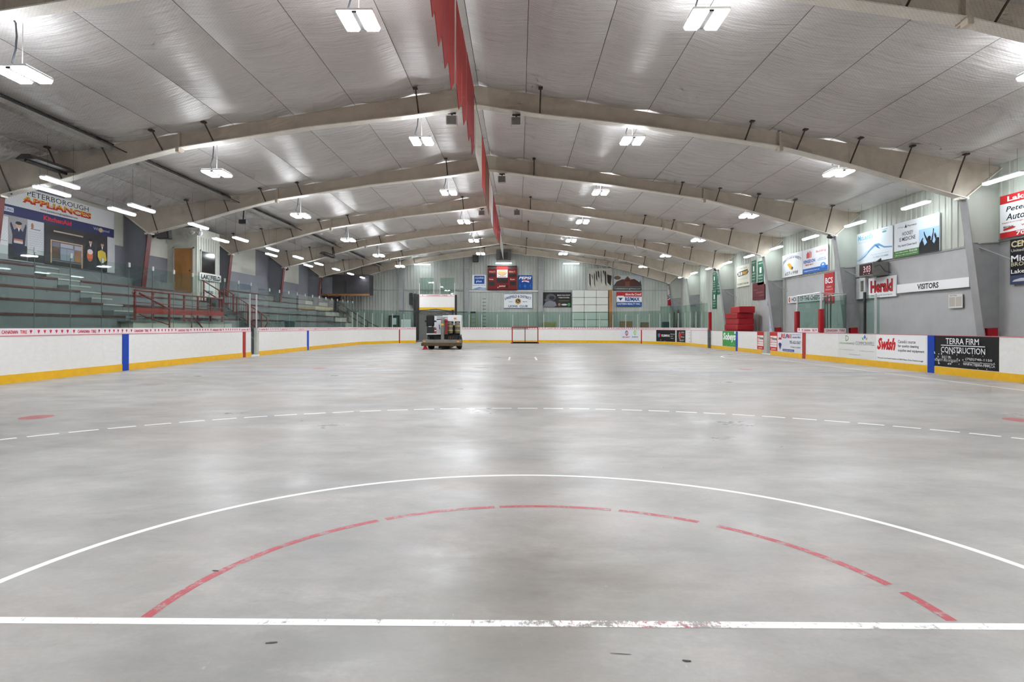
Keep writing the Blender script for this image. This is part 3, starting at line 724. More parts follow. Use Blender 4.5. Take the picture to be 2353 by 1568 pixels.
# curved adverts at the far right corner: map local (x, y, z) onto the arc
def arcmap(a0, z0):
    def f(c):
        a = math.radians(a0) - c.x/RC; r = RC - c.z - .016
        return Vector((cr + r*math.cos(a), YC + r*math.sin(a), z0 + c.y))
    return f
def curved_ad(label, a0, a1, bg, items):
    W = math.radians(a0-a1)*RC; p = arcmap(a0, BZ)(Vector((0,0,0)))
    t = thing('board_advert', label, 'advertisement', tuple(p))
    sign('x', label, 'advertisement', None, W, BHH, bg, items, th=.004, f=arcmap(a0, BZ), parent=t)
curved_ad('pale board advertisement with round red emblem and green globe left of red line', 55.5, 44, (224,226,234), [
  ('e', .33, .7, .075, .24, (180,30,50)), ('p', [(.255,.7),(.33,.46),(.33,.94),(.27,.85)], (30,40,80)), ('e', .33, .7, .045, .14, (232,232,238)), ('t', 'R', .31, .6, .36, .8, (30,40,80)), ('t', 'RICART', .12, .24, .5, .4, (170,40,55), {'bold': .02}),
  ('e', .77, .74, .07, .22, (140,200,70)), ('t', 'ZB', .72, .62, .82, .86, (235,240,225)), ('t', 'ZAABON', .6, .28, .93, .42, (40,80,80), {'bold': .02})])
curved_ad('black board advertisement with coloured shield and white fast lettering', 32.5, 17.2, (26,26,28), [
  ('p', [(.06,.66),(.14,.7),(.14,.35),(.09,.4)], (60,140,210)), ('p', [(.14,.7),(.21,.66),(.19,.42),(.14,.35)], (220,60,40)), ('t', 'FLEMING', .25, .42, .68, .62, (240,240,240), {'shear': .1, 'bold': .03}),
  ('t', 'Electrical', .73, .62, .96, .71, (220,220,220)), ('t', 'and', .73, .44, .85, .52, (220,220,220)), ('t', 'Water', .73, .26, .9, .34, (220,220,220)), ('r', .2, .1, .24, .14, (210,210,200)), ('r', .4, .05, .43, .08, (210,210,200))])
curved_ad('narrow black board advertisement with red disc beside the shield one', 16, 6.5, (30,30,32), [
  ('e', .33, .55, .12, .33, (160,150,150)), ('e', .34, .55, .1, .25, (215,50,40)), ('t', 'HOUSE', .5, .76, .85, .88, (230,230,230)), ('t', 'Sports', .5, .58, .92, .72, (215,50,40)), ('t', 'Group', .5, .36, .88, .5, (225,225,225)), ('t', '652-3117', .32, .1, .85, .22, (240,240,240))])
curved_ad('faint grey printed advertisement right of the narrow black one', 5.5, -2, (226,226,224), [
  ('e', .22, .5, .13, .4, (196,196,176)), ('e', .22, .5, .115, .37, (226,226,224)), ('t', 'NICHOLLS', .5, .78, .9, .86, (130,130,130)), ('t', 'Farms', .55, .58, .85, .66, (150,150,150)), ('e', .7, .35, .05, .08, (180,110,80)), ('t', '652-8888', .5, .05, .9, .12, (110,110,120))])
# ---------------------------------------------------------------- wall signs, right
R = frameR
def rsign(label, px0, px1, z0, z1, bg, items, name='wall_sign', cat='sign', th=.035, X=13.94, group=None):
    Y0 = pxR(px0, X); Y1 = pxR(px1, X); return sign(name, label, cat, R(Y0, z0, X), Y0-Y1, z1-z0, bg, items, th=th, group=group)
W_ = (236,238,238)
sign('wall_sign', 'large red and white car parts sign cut off by the right picture edge', 'sign', R(18.4, 3.87, 13.94), 4.6, 1.22, W_, [
  ('r', 0, .80, 1, 1, (196,36,40)), ('r', 0, 0, 1, .13, (196,36,40)), ('t', 'Lakefield Auto Parts', .06, .84, .8, .96, (240,240,240), {'bold': .03}),
  ('p', [(.05,.74),(1,.80),(1,.79)], (30,30,36)), ('t', 'Peterborough', .05, .57, .46, .72, (28,32,38), {'shear': .2}), ('t', 'Automotive', .05, .40, .39, .55, (28,32,38), {'shear': .2}),
  ('t', 'Peterborough Automotive | Peterborough Parts', .02, .33, .6, .36, (190,60,60)), ('p', [(.03,.17),(.10,.19),(.13,.22),(.10,.25),(.03,.21)], (200,50,40)), ('t', 'BESTBUY', .03, .23, .11, .27, (60,60,66)), ('t', 'www.ptboautomotive.com', .17, .20, .62, .27, (190,60,60)), ('t', '705.652.3232', .13, .02, .52, .12, (240,240,240), {'bold': .03})])
sign('wall_sign', 'tall black realty sign under the red and white one at picture edge', 'sign', R(18.02, 2.52, 13.94), 1.9, 1.27, (20,20,24), [
  ('t', 'CENTURY 21', .02, .82, .9, .96, (214,200,160), {'bold': .03}), ('t', 'United Realty', .02, .70, .5, .78, (200,195,180)), ('t', 'Michael', .02, .50, .62, .64, (235,235,235), {'bold': .02}), ('t', 'BROKER', .02, .40, .48, .49, (200,190,160)),
  ('t', 'Lakefield', .02, .24, .5, .33, (235,235,235)), ('r', .01, .0, .9, .2, (60,70,100)), ('p', [(.04,.06),(.3,.06),(.4,.12),(.2,.13),(.08,.1)], (190,190,200))])
rsign('long white board with bold black word VISITORS on the right wall', 2059, 2223, 2.56, 2.87, (234,234,234), [('t', 'VISITORS', .32, .2, .62, .82, (24,24,26), {'bold': .03})], th=.06)
rsign('white wall sign with tall red newspaper title below the small clock', 1993, 2055, 2.46, 3.24, (230,231,233), [('t', 'Herald', .08, .24, .9, .86, (24,24,30), {'bold': .06}), ('t', 'Herald', .07, .25, .89, .87, (190,36,40), {'bold': .03}), ('t', 'Your Source for Local Sports', .1, .07, .88, .15, (70,70,76), {'shear': .2})])
rsign('small stained paper notice on the grey wall under VISITORS board', 2173, 2205, 1.93, 2.37, (205,204,200), [('r', .05, .12, .47, .8, (176,168,158)), ('r', .52, .12, .94, .8, (180,172,160)), ('t', 'NOTICES', .1, .86, .6, .95, (60,60,60))], th=.01)
rsign('pale sign with light blue script and splashing blue water wave', 1963, 2047, 3.88, 5.12, (226,234,240), [
  ('t', "McLeod's", .08, .76, .5, .93, (120,190,220), {'bold': .03}), ('t', 'ECOWATER', .09, .66, .46, .73, (190,200,208)), ('e', .8, .87, .06, .03, (90,170,180)), ('t', 'ECOWATER', .74, .92, .88, .95, (90,120,130)),
  ('p', [(0,.16),(.12,.15),(.3,.28),(.45,.46),(.55,.55),(.66,.55),(.8,.42),(1,.38),(1,.34),(.8,.37),(.68,.46),(.55,.47),(.42,.36),(.28,.2),(.12,.1),(0,.12)], (110,160,205)),
  ('p', [(.0,.14),(.15,.2),(.3,.36),(.4,.42),(.34,.3),(.2,.18),(.1,.12)], (200,220,236)), ('p', [(.55,.52),(.62,.50),(.7,.36),(.62,.42)], (60,120,180)), ('t', 'Your water treatment experts', .44, .2, .92, .25, (190,200,205)), ('t', 'Tel 800-123-0000', .5, .11, .9, .16, (170,190,200))])
rsign('pharmacy sign reading HOCKEY IS MEDICINE beside silhouette of cheering crowd', 2051, 2154, 3.86, 5.12, (222,226,230), [
  ('t', 'Village', .08, .83, .24, .88, (160,160,166)), ('p', [(.25,.82),(.28,.92),(.31,.82)], (50,50,54)), ('t', 'Pharmacy', .31, .82, .53, .88, (40,40,46), {'shear': .2, 'bold': .02}), ('t', 'HOCKEY', .2, .60, .45, .71, (70,74,82)), ('t', 'IS MEDICINE', .13, .45, .5, .56, (50,54,60)),
  ('t', 'Play hard! Cheer hard!', .1, .28, .53, .36, (90,100,120)), ('r', 0, 0, .58, .19, (70,124,58)), ('t', 'Corner of Queen and Nicholls', .04, .115, .34, .16, (220,230,215)), ('t', '705-652-3300', .36, .11, .54, .17, (230,235,225)), ('t', 'OPEN 7 DAYS A WEEK | YOUR LOCAL PHARMACY', .03, .04, .55, .08, (220,230,215)),
  ('r', .58, 0, 1, .66, (160,196,226)), ('r', .58, .66, 1, 1, (206,222,226)), ('r', .58, 0, 1, .2, (16,18,24)), ('p', [(.58,.18),(.6,.3),(.64,.36),(.67,.32),(.7,.2),(.76,.28),(.80,.36),(.85,.3),(.9,.2),(.95,.36),(1,.34),(1,.16)], (16,18,24)), ('e', .8, .38, .035, .06, (16,18,24)),
  ('p', [(.76,.26),(.69,.5),(.685,.58),(.70,.58),(.715,.5),(.79,.3)], (16,18,24)), ('p', [(.84,.3),(.875,.52),(.88,.62),(.90,.6),(.89,.5),(.87,.28)], (16,18,24)), ('p', [(.93,.3),(.90,.44),(.92,.5),(.95,.38)], (16,18,24)), ('p', [(.6,.28),(.66,.42),(.675,.41),(.65,.28)], (16,18,24))])
rsign('white variety store sign with arched blue lettering, gold fish and phone number', 1796, 1842, 3.9, 5.06, (228,230,232), [
  ("t", "JERRY'S GAS & VARIETY", .05, .55, .95, .72, (50,60,110), {'arc': .2, 'bold': .03}), ('p', [(.26,.56),(.34,.6),(.42,.58),(.56,.36),(.52,.26),(.42,.32),(.3,.5)], (226,170,40)), ('e', .52, .36, .045, .06, (60,70,90)), ('t', '657-1998', .16, .07, .8, .22, (60,64,72), {'shear': .2})])
rsign('timber yard sign with red building strokes and blue lower band', 1843, 1900, 3.9, 5.06, (226,228,232), [
  ('r', 0, 0, 1, .2, (34,100,180)), ('t', 'kingdontimbermart.ca', .06, .06, .68, .13, (225,232,240)), ('p', [(.16,.62),(.16,.8),(.22,.9),(.28,.8),(.28,.62)], (205,70,60)), ('p', [(.29,.62),(.29,.9),(.32,.9),(.32,.62)], (205,70,60)), ('p', [(.34,.62),(.34,.86),(.37,.86),(.37,.62)], (205,70,60)),
  ('t', 'KINGDON', .04, .42, .52, .56, (30,90,170), {'bold': .04}), ('t', 'TIMBER MART', .09, .31, .46, .38, (200,70,60)), ('t', 'Building', .56, .74, .94, .86, (200,70,70)), ('t', 'Centre', .68, .65, .86, .72, (150,180,210)), ('t', 'Lakefield &', .66, .49, .92, .55, (110,130,180)), ('t', 'Peterborough', .62, .42, .95, .48, (110,130,180)), ('e', .83, .22, .1, .11, (60,130,205)), ('e', .83, .25, .05, .04, (200,220,240))])
rsign('red vertical fabric banner with white initials behind the penalty box', 1891, 1913, 2.37, 3.76, (178,38,44), [('t', 'BCS', .12, .66, .88, .85, (235,235,235), {'bold': .02}), ('t', 'CISAA', .25, .52, .75, .58, (220,190,190)), ('t', 'Division II', .15, .44, .85, .49, (220,190,190)), ('t', 'Champions', .15, .25, .85, .31, (220,190,190)), ('t', '2008', .25, .08, .75, .17, (220,190,190))], name='fabric_banner', cat='banner', th=.015, X=13.985)
rsign('long white board with black lettering HOME OF THE CHIEFS', 1810, 1889, 2.54, 2.88, (226,228,232), [('e', .05, .5, .03, .4, (150,40,40)), ('e', .05, .5, .018, .25, (214,150,60)), ('t', 'HOME OF THE CHIEFS', .12, .16, .93, .84, (30,34,38), {'bold': .03})], th=.05)
rsign('cream sandwich shop sign with black pill shape and yellow lettering', 1692, 1721, 3.83, 5.14, (222,222,206), [('t', 'Fresh Food', .2, .84, .8, .91, (100,130,90)), ('p', [(.08,.56),(.16,.5),(.84,.54),(.94,.64),(.86,.78),(.16,.72),(.06,.66)], (46,34,24)), ('t', 'SUB', .12, .54, .46, .7, (240,240,240), {'shear': .15, 'bold': .05}), ('t', 'WAY', .48, .55, .88, .71, (236,176,30), {'shear': .15, 'bold': .05}), ('t', 'Eat the fresh way', .14, .32, .86, .4, (190,196,176)), ('t', '37 QUEEN ST. 652-1209', .06, .08, .94, .17, (60,60,56), {'bold': .02})])
GR = (32,92,70)
def gbanner(label, px0, px1, z0, z1):
    rsign(label, px0, px1, z0, z1, GR, [('t', 'O.M.H.A.', .12, .88, .88, .94, (200,214,206)), ('t', '1', .35, .5, .65, .74, (214,224,218), {'bold': .05}), ('t', 'CHAMPIONS', .1, .36, .9, .43, (190,208,198)), ('t', 'Finalists', .15, .24, .85, .3, (190,208,198)), ('t', '1986-87', .15, .1, .85, .16, (190,208,198))], name='fabric_banner', cat='banner', th=.012, group='green pennant banners')
gbanner('narrow green championship banner directly right of the sandwich shop sign', 1725, 1734.7, 3.97, 5.25)
gbanner('wider green championship banner above the maroon one', 1739, 1752.5, 3.75, 5.12)
gbanner('upper dark green banner left of the wider green pair near the far corner', 1636.5, 1644, 4.04, 5.2)
gbanner('lower dark green banner hanging beneath the upper one near red mats', 1635.5, 1645, 2.6, 3.98)
gbanner('wider green banner above the stacked red mats', 1646, 1657, 3.6, 5.1)
gbanner('green banner half hidden behind the steel column above red mats', 1658, 1662.5, 3.9, 5.0)
rsign('maroon fabric banner with faint lettering below the green ones', 1727.5, 1754.6, 2.9, 3.9, (100,34,40), [('t', 'Intermediate', .08, .55, .45, .65, (140,90,90)), ('t', 'HALTON CHAMPIONS', .3, .38, .9, .46, (150,110,110)), ('r', 0, .12, 1, .15, (60,16,22)), ('t', 'Lakefield', .6, .22, .92, .28, (150,110,110))], name='fabric_banner', cat='banner', th=.012)
rsign('white banner with small red figure shape beside the steel column', 1753.5, 1764, 3.75, 5.0, (224,224,224), [('p', [(.4,.5),(.6,.5),(.7,.3),(.55,.1),(.35,.12),(.3,.3)], (196,50,50)), ('e', .5, .6, .12, .06, (220,170,60)), ('t', 'Hot', .3, .75, .8, .9, (70,70,80))], name='fabric_banner', cat='banner', th=.012)
sign('pennant', 'blue edged yellow pennant with pointed tip beside the steel column', 'banner', R(pxR(1762,13.94), 2.5, 13.94), pxR(1762,13.94)-pxR(1773,13.94), 1.25, (226,184,50), [('p', [(0,0),(1,0),(1,.34),(.55,.02),(0,.36)], (52,100,170)), ('t', 'B', .3, .7, .7, .85, (50,60,80)), ('t', 'A', .3, .5, .7, .65, (50,60,80))], th=.012)
rsign('light blue and white poster low on the wall right of the maroon banner', 1766, 1779, .95, 2.35, (190,212,232), [('e', .5, .5, .2, .1, (150,60,70)), ('t', 'HOCKEY', .1, .75, .9, .85, (140,160,200)), ('t', 'LAKEFIELD', .1, .2, .9, .3, (140,160,200))], name='wall_poster', cat='poster', th=.012)
# small LED clock
lc = thing('led_clock', 'small grey clock box with red digits above the newspaper sign', 'clock', (13.4, 24.4, 3.3))
b = B(); b.prism([(13.35, 24.9, 3.28), (13.35, 23.95, 3.28), (13.94, 23.95, 3.28), (13.94, 24.9, 3.28)], (0,0,.5)); part('casing', b, M_metal, lc)
b = B(); b.box((13.335, 24.0, 3.32), (13.35, 24.86, 3.74)); part('screen', b, ink((40,10,18)), lc)
b = B(); add_text(b, '3:03', .3, .1, .78, .34, 0); b.bm.transform(frameR(24.86, 3.32, 13.33)); part('digits', b, M_led, lc)
b = B(); add_text(b, '1 : 0', .3, .02, .75, .06, 0); b.bm.transform(frameR(24.86, 3.32, 13.33)); part('digits', b, M_led, lc)
b = B(); b.tube([(13.7, 24.4, 3.78), (13.94, 24.4, 3.95)], .04, 6); b.tube([(13.4, 23.9, 3.6), (13.5, 23.75, 3.65), (13.7, 23.75, 3.4), (13.94, 23.8, 3.35)], .015, 5); part('bracket', b, M_cable, lc)
for nm, lab, z0, z1, y0, y1 in (('electrical_box', 'upper white electrical box behind the steel column right of red banner', 3.35, 3.85, 26.05, 25.2), ('electrical_box', 'lower pale electrical box with small vent left of newspaper sign', 2.45, 3.3, 26.0, 25.35)):
    t = thing(nm, lab, 'electrical box', (13.9, y0, z0)); b = B(); b.box((13.82, y1, z0), (13.95, y0, z1)); part('casing', b, paint('box_white', (206,208,206), .5), t)
    b = B(); b.box((13.81, y0-.55, z0+.3), (13.82, y0-.35, z1-.12)); part('cover_plate', b, M_metal, t)
# stacked red mats
mats = [(0, .48), (.5, .98), (1.0, 1.42), (1.44, 1.88)]
t0 = None
for i, (z0, z1) in enumerate(((.78, 1.12), (1.13, 1.46), (1.47, 1.8), (1.81, 2.12), (2.13, 2.5))):
    y0, y1 = (38.6, 36.4) if i < 4 else (37.7, 36.2)
    x0 = 12.55 + (.0 if i % 2 else .05); b = B(); b.box((x0, y1+random.uniform(-.05,.05), z0), (13.5, y0+random.uniform(-.05,.05), z1)).bevel(.04, 2)
    single('gym_mat', b, M_pad, ['lowest thick red mat of the pile behind the right boards', 'second thick red mat up in the pile behind right boards', 'third thick red mat up in the pile behind right boards', 'fourth thick red mat up in the wide part of the pile', 'topmost narrower red mat on the pile behind right boards'][i], 'mat', 'stacked red mats')
b = B(); b.box((12.5, 36.2, 0), (13.5, 38.7, .78)); single('mat_platform', b, M_stair, 'low grey platform under the stacked red mats', 'platform')

# ---------------------------------------------------------------- end wall things
k_ = YE/1450.5
def ex(px): return (px-1192)*54.7/1450.5
def ez(py): return CH+(751.5-py)*54.7/1450.5
def esign(label, px0, py1, px1, py0, bg, items, name='wall_sign', cat='sign', th=.05):
    return sign(name, label, cat, frameE(ex(px0), ez(py1), 54.93), ex(px1)-ex(px0), ez(py0)-ez(py1), bg, items, th=th)
sb = esign('dark red game scoreboard with white central panel on the end wall', 1120, 668, 1188, 611, (112,24,26), [
  ('r', 0, .93, 1, 1, (60,20,20)), ('r', .31, .5, .69, .97, (180,38,34)), ('r', .32, .52, .68, .84, (226,226,226)), ('e', .5, .71, .15, .1, (120,70,50)), ('e', .5, .715, .14, .088, (232,196,140)), ('t', 'Tim Hortons', .39, .68, .61, .74, (190,70,50), {'shear': .3}), ('t', 'LAKEFIELD', .37, .54, .63, .58, (150,40,50)),
  ('r', .03, .86, .29, .92, (30,22,22)), ('r', .71, .86, .97, .92, (30,22,22)), ('t', 'PENALTY', .06, .72, .27, .78, (220,190,150)), ('t', 'PENALTY', .73, .72, .94, .78, (220,190,150)), ('r', .03, .55, .28, .67, (34,32,32)), ('r', .72, .55, .97, .67, (34,32,32)),
  ('t', 'Home', .06, .42, .2, .48, (230,210,180)), ('t', 'Guest', .76, .42, .93, .48, (230,210,180)), ('r', .31, .32, .69, .5, (36,34,34)), ('r', .04, .2, .24, .36, (36,34,34)), ('r', .76, .2, .96, .36, (36,34,34)), ('t', 'period', .4, .13, .6, .21, (236,220,200), {'bold': .03}), ('p', [(.34,.1),(.37,.1),(.36,.16)], (236,220,210)), ('r', .62, .1, .7, .22, (60,24,24)), ('r', 0, 0, 1, .06, (70,22,22))], name='scoreboard', cat='scoreboard', th=.2)
esign('white and blue bottled water sign left of the scoreboard', 1084.5, 665.5, 1117, 632, (222,228,232), [('r', .15, .38, .87, .94, (20,70,150)), ('t', 'AQUAFINA', .2, .7, .82, .86, (220,230,240)), ('t', 'plus', .28, .46, .68, .64, (225,232,240)), ('t', 'ENRICHED WATER', .04, .26, .94, .31, (60,80,140)), ('p', [(0,.04),(.3,.1),(.5,.16),(.8,.1),(1,.1),(1,.04),(.6,.06),(.3,.02)], (80,140,190))])
esign('dark blue soft drink sign right of the scoreboard', 1190, 666, 1223, 633, (12,66,140), [('t', 'PEPSI', .06, .72, .95, .92, (236,238,242), {'shear': .25, 'bold': .04}), ('p', [(.3,.62),(.55,.64),(.78,.6),(.78,.68),(.5,.72),(.34,.7)], (170,40,60)), ('p', [(.26,.52),(.45,.58),(.78,.5),(.78,.6),(.55,.64),(.3,.62)], (232,232,236)), ('p', [(.5,.1),(.6,.25),(.5,.4),(.4,.25)], (30,110,190)), ('p', [(.1,.1),(.2,.3),(.1,.45)], (26,100,180)), ('p', [(.9,.1),(.8,.3),(.9,.45)], (26,100,180))])
esign('white service club sign with arched blue lettering and gold round crest', 1158, 709, 1223, 675, (222,226,228), [('r', 0, 0, 1, .03, (90,110,140)), ('r', 0, .97, 1, 1, (90,110,140)), ('t', 'LAKEFIELD & DISTRICT', .03, .56, .97, .74, (50,76,120), {'arc': .16, 'bold': .03}), ('t', 'LIONS  CLUB', .16, .07, .84, .22, (40,70,110), {'bold': .03}), ('e', .5, .48, .11, .2, (190,150,70)), ('e', .5, .49, .07, .13, (30,40,90)), ('t', 'L', .48, .42, .53, .57, (220,190,90), {'bold': .04}), ('t', "DON'T", .17, .41, .31, .48, (60,80,120)), ('t', 'SMOKE', .66, .41, .83, .48, (60,80,120))])
esign('black tobacco-free sport sign with grey helmet photograph', 1246, 706, 1313, 672, (34,32,34), [('p', [(.02,.0),(.1,.3),(.25,.45),(.45,.35),(.5,.1),(.4,0)], (120,120,130)), ('e', .3, .66, .17, .24, (84,84,90)), ('e', .33, .62, .1, .13, (40,40,44)), ('p', [(.05,.5),(.2,.6),(.3,.5),(.12,.35)], (90,90,98)), ('t', 'MAKE YOUR SPORT', .52, .76, .97, .84, (225,225,225)), ('t', 'TOBACCO-FREE', .56, .6, .93, .68, (225,225,225)), ('r', .57, .41, .94, .43, (170,150,90)), ('e', .59, .17, .045, .1, (150,110,80)), ('e', .76, .16, .1, .06, (200,210,200)), ('e', .92, .16, .05, .12, (60,140,80))])
esign('log house photograph sign with black caption strip on the end wall', 1410, 667.5, 1474.5, 633, (150,160,160), [('r', 0, .2, 1, 1, (178,184,190)), ('r', 0, .2, 1, .34, (90,88,84)), ('p', [(.1,.58),(.3,.74),(.42,.74),(.5,.96),(.6,.74),(.75,.76),(.92,.55),(.92,.28),(.1,.28)], (78,40,34)), ('p', [(.36,.7),(.5,.94),(.64,.7),(.6,.66),(.5,.84),(.4,.66)], (130,70,50)), ('r', .42, .28, .58, .6, (110,60,44)), ('p', [(0,.3),(.12,.6),(.14,.3)], (50,60,50)), ('p', [(.86,.3),(.96,.68),(1,.3)], (50,60,50)), ('e', .14, .84, .12, .13, (110,80,50)), ('r', 0, 0, 1, .19, (24,24,26)), ('t', 'ConfederationLogHomes.com', .02, .05, .97, .15, (225,225,225), {'bold': .02})])
esign('red white and blue realty sign with balloon emblem on the end wall', 1417, 705, 1475, 671, (226,230,234), [('r', 0, .68, 1, 1, (180,36,40)), ('r', 0, 0, 1, .32, (30,76,140)), ('t', 'Above the Crowd!', .34, .76, .98, .92, (236,236,236), {'shear': .2, 'bold': .02}), ('t', 'RE/MAX', .34, .38, .92, .64, (24,60,130), {'bold': .04}), ('t', 'EASTERN REALTY INC.', .04, .12, .96, .26, (225,230,240)), ('e', .16, .7, .13, .2, (222,226,232)), ('p', [(.03,.74),(.08,.88),(.16,.92),(.24,.88),(.29,.74)], (180,36,40)), ('p', [(.1,.54),(.16,.4),(.22,.54),(.26,.6),(.06,.6)], (30,50,110))])
esign('white banner with red lettering and round crest above the red flag', 1534.5, 676, 1570.5, 657, (222,218,214), [('t', 'LAKEFIELD', .06, .56, .66, .8, (160,40,50), {'arc': .1}), ('e', .35, .42, .12, .26, (180,130,70)), ('t', 'OJC', .78, .66, .94, .8, (150,50,60)), ('t', 'CHAMPS', .7, .45, .95, .58, (150,50,60)), ('t', '1991', .78, .24, .93, .36, (150,50,60))], name='fabric_banner', cat='banner', th=.02)
esign('red ensign flag with union canton and small shield on the end wall', 1535, 702, 1570.5, 677, (168,30,40), [('r', 0, .5, .48, 1, (40,44,90)), ('p', [(0,.5),(.06,.5),(.48,.95),(.48,1),(.42,1),(0,.56)], (222,220,222)), ('p', [(.42,.5),(.48,.5),(.48,.56),(.06,1),(0,1),(0,.95)], (222,220,222)), ('r', .19, .5, .29, 1, (222,220,222)), ('r', 0, .69, .48, .82, (222,220,222)), ('r', .215, .5, .265, 1, (176,32,42)), ('r', 0, .72, .48, .79, (176,32,42)), ('p', [(.68,.55),(.82,.55),(.82,.35),(.75,.24),(.68,.35)], (222,214,206)), ('e', .75, .66, .06, .08, (190,130,60))], name='wall_flag', cat='flag', th=.02)
# torn patch, timber post, overhead door
b = B(); b.box((ex(1350), 54.6, ez(667)), (ex(1405), 54.72, ez(617))); tp = thing('torn_insulation', 'torn pale insulation sheet with dark rips above the overhead door', 'insulation', (ex(1350), 54.6, ez(667)))
part('sheet', b, paint('torn_vinyl', (184,182,172), .6, 0, .1, 2), tp)
random.seed(5)
for k in range(9):
    x = ex(1353+5.2*k+random.uniform(-1,1)); z1 = ez(620+random.uniform(0,12)); z0 = z1-random.uniform(.5,1.4); w_ = random.uniform(.04,.12) + (.3 if k == 8 else 0)
    b = B(); b.prism([(x, 54.585, z1), (x+w_, 54.585, z1-.1), (x+w_*.6+.08, 54.585, z0), (x+.03, 54.585, z0+.3)], (0,.014,0)); part('rip', b, M_dark, tp)
b = B(); b.box((ex(1398.5), 54.5, 0), (ex(1405.5), 54.74, ez(667))); single('timber_post', b, M_wood2, 'raw timber post on the right edge of the overhead door', 'post')
od = thing('overhead_door', 'white sectional overhead door in the end wall behind the glass', 'door', (ex(1315), 54.7, 0))
x0, x1, zt = ex(1314.5), ex(1397.5), ez(667); nz = 7; nx = 3
for i in range(nz):
    for j in range(nx):
        a = x0+(x1-x0)*j/nx; c = x0+(x1-x0)*(j+1)/nx; z = zt*i/nz; z2 = zt*(i+1)/nz
        b = B(); b.box((a+.015, 54.66, z+.02), (c-.015, 54.74, z2-.02)).bevel(.02, 1); part('door_panel', b, paint('door_white', (206,208,202), .4, 0, .03, 1), od)
b = B(); b.box((x0, 54.70, 0), (x1, 54.75, zt)); part('door_backing', b, M_metal, od)
for j in (1, 2):
    for i in range(1, nz):
        b = B(); b.box((x0+(x1-x0)*j/nx-.04, 54.63, zt*i/nz-.05), (x0+(x1-x0)*j/nx+.04, 54.68, zt*i/nz+.05)); part('hinge', b, M_metal, od)
# machine garage doorway and raised board gate
gd = thing('garage_doorway', 'grey garage doorway behind the ice machine under the raised gate', 'doorway', (ex(962), 54.6, 0))
b = B(); b.box((ex(958), 54.66, 0), (ex(1041), 54.75, ez(722))); part('door_leaf', b, paint('garage_grey', (112,112,108), .5), gd)
M_gf = paint('garage_frame', (84,82,80), .6)
b = B(); b.box((ex(956), 54.55, 0), (ex(959), 54.75, ez(716))); b.box((ex(1039), 54.55, 0), (ex(1042.5), 54.75, ez(712))); b.box((ex(956), 54.55, ez(719)), (ex(1042), 54.75, ez(716))); part('door_frame', b, M_gf, gd)
rg = thing('raised_gate', 'white board gate with yellow kick plate lifted above the machine opening', 'gate', (-8.0, 51.3, 2.65))
board_seg(rg, (-8.08, 51.3), (-5.22, 51.3), True, 0, z0=2.68)
for a, c in ((-8.08, -6.92), (-6.4, -5.22)): glass_seg(rg, (a, 51.3), (c, 51.3), 3.95, 5.28, M_glassF)
for X in (-8.08, -6.92, -6.4, -5.22): b = B(); b.box((X-.025, 51.27, 3.85), (X+.025, 51.33, 4.85)); part('gate_post', b, M_alu, rg)
b = B(); b.box((-5.2, 51.35, 2.0), (-5.05, 51.5, 3.9)); part('lift_track', b, M_dark, rg); b = B(); b.box((-8.3, 51.35, 0.2), (-8.15, 51.5, 3.95)); part('lift_track', b, M_dark, rg)
b = B(); b.tube([(-9.8, 51.6, 2.6), (-8.4, 51.5, 2.58), (-6.7, 51.2, 2.72), (-5.2, 51.5, 2.5), (-4.2, 51.6, 2.52)], .03, 5); single('power_cable', b, M_cable, 'black cable looping under the raised board gate', 'cable')
# wall mounted fans/brackets left of gate
b = B(); b.box((ex(941), 54.4, ez(702)), (ex(948), 54.7, ez(674))).bevel(.05, 1); b.box((ex(951), 54.5, ez(752)), (ex(957), 54.7, ez(676))); single('wall_bracket', b, M_black, 'black bracket and track on the end wall left of raised gate', 'bracket')
# office door on the left of end wall
ed = thing('service_door', 'dark service door with white paper notice at the left of end wall', 'door', (ex(893), 54.7, 0))
b = B(); b.box((ex(893), 54.6, 0), (ex(918), 54.75, ez(726))); part('door_frame', b, M_dark, ed)
b = B(); b.box((ex(896), 54.56, .05), (ex(915), 54.6, ez(729))); part('door_leaf', b, paint('dark_green_door', (70,78,74), .5), ed)
b = B(); b.box((ex(902), 54.54, ez(747)), (ex(911), 54.56, ez(732))); part('notice', b, M_white, ed)
b = B(); b.box((ex(924), 54.1, 0), (ex(946), 54.6, ez(735))).bevel(.02,1); single('white_cabinet', b, M_white, 'low white cabinet between service door and garage doorway', 'cabinet')
# ladders
ld = thing('wall_ladder', 'thin metal wall ladder on the end wall below the water sign', 'ladder', (ex(1113), 54.6, 0))
for X in (ex(1109), ex(1117)): b = B(); b.box((X-.02, 54.6, 0), (X+.02, 54.66, ez(687))); part('rail', b, M_post, ld)
for i in range(12): b = B(); z = .4+.3*i; b.box((ex(1109), 54.58, z), (ex(1117), 54.62, z+.04)); part('rung', b, M_cable, ld)
sl = thing('step_ladder', 'green and black step ladder standing behind the far glass', 'ladder', (ex(1088), 54, 0))
for s in (-1, 1):
    for dy in (-.35, .35): b = B(); b.tube([(ex(1088.5)+s*.3, 54+dy, 0), (ex(1088.5)+s*.18, 54, 2.55)], .03, 5); part('rail', b, paint('ladder_green', (130,150,70), .5), sl)
for i in range(7): b = B(); w_ = .29-.017*i; b.box((ex(1088.5)-w_, 53.62+.05*i, .3+.33*i), (ex(1088.5)+w_, 53.74+.05*i, .34+.33*i)); part('step', b, M_metal, sl)
b = B(); b.box((ex(1088.5)-.22, 53.8, 2.45), (ex(1088.5)+.22, 54.2, 2.6)); part('top_cap', b, M_black, sl)
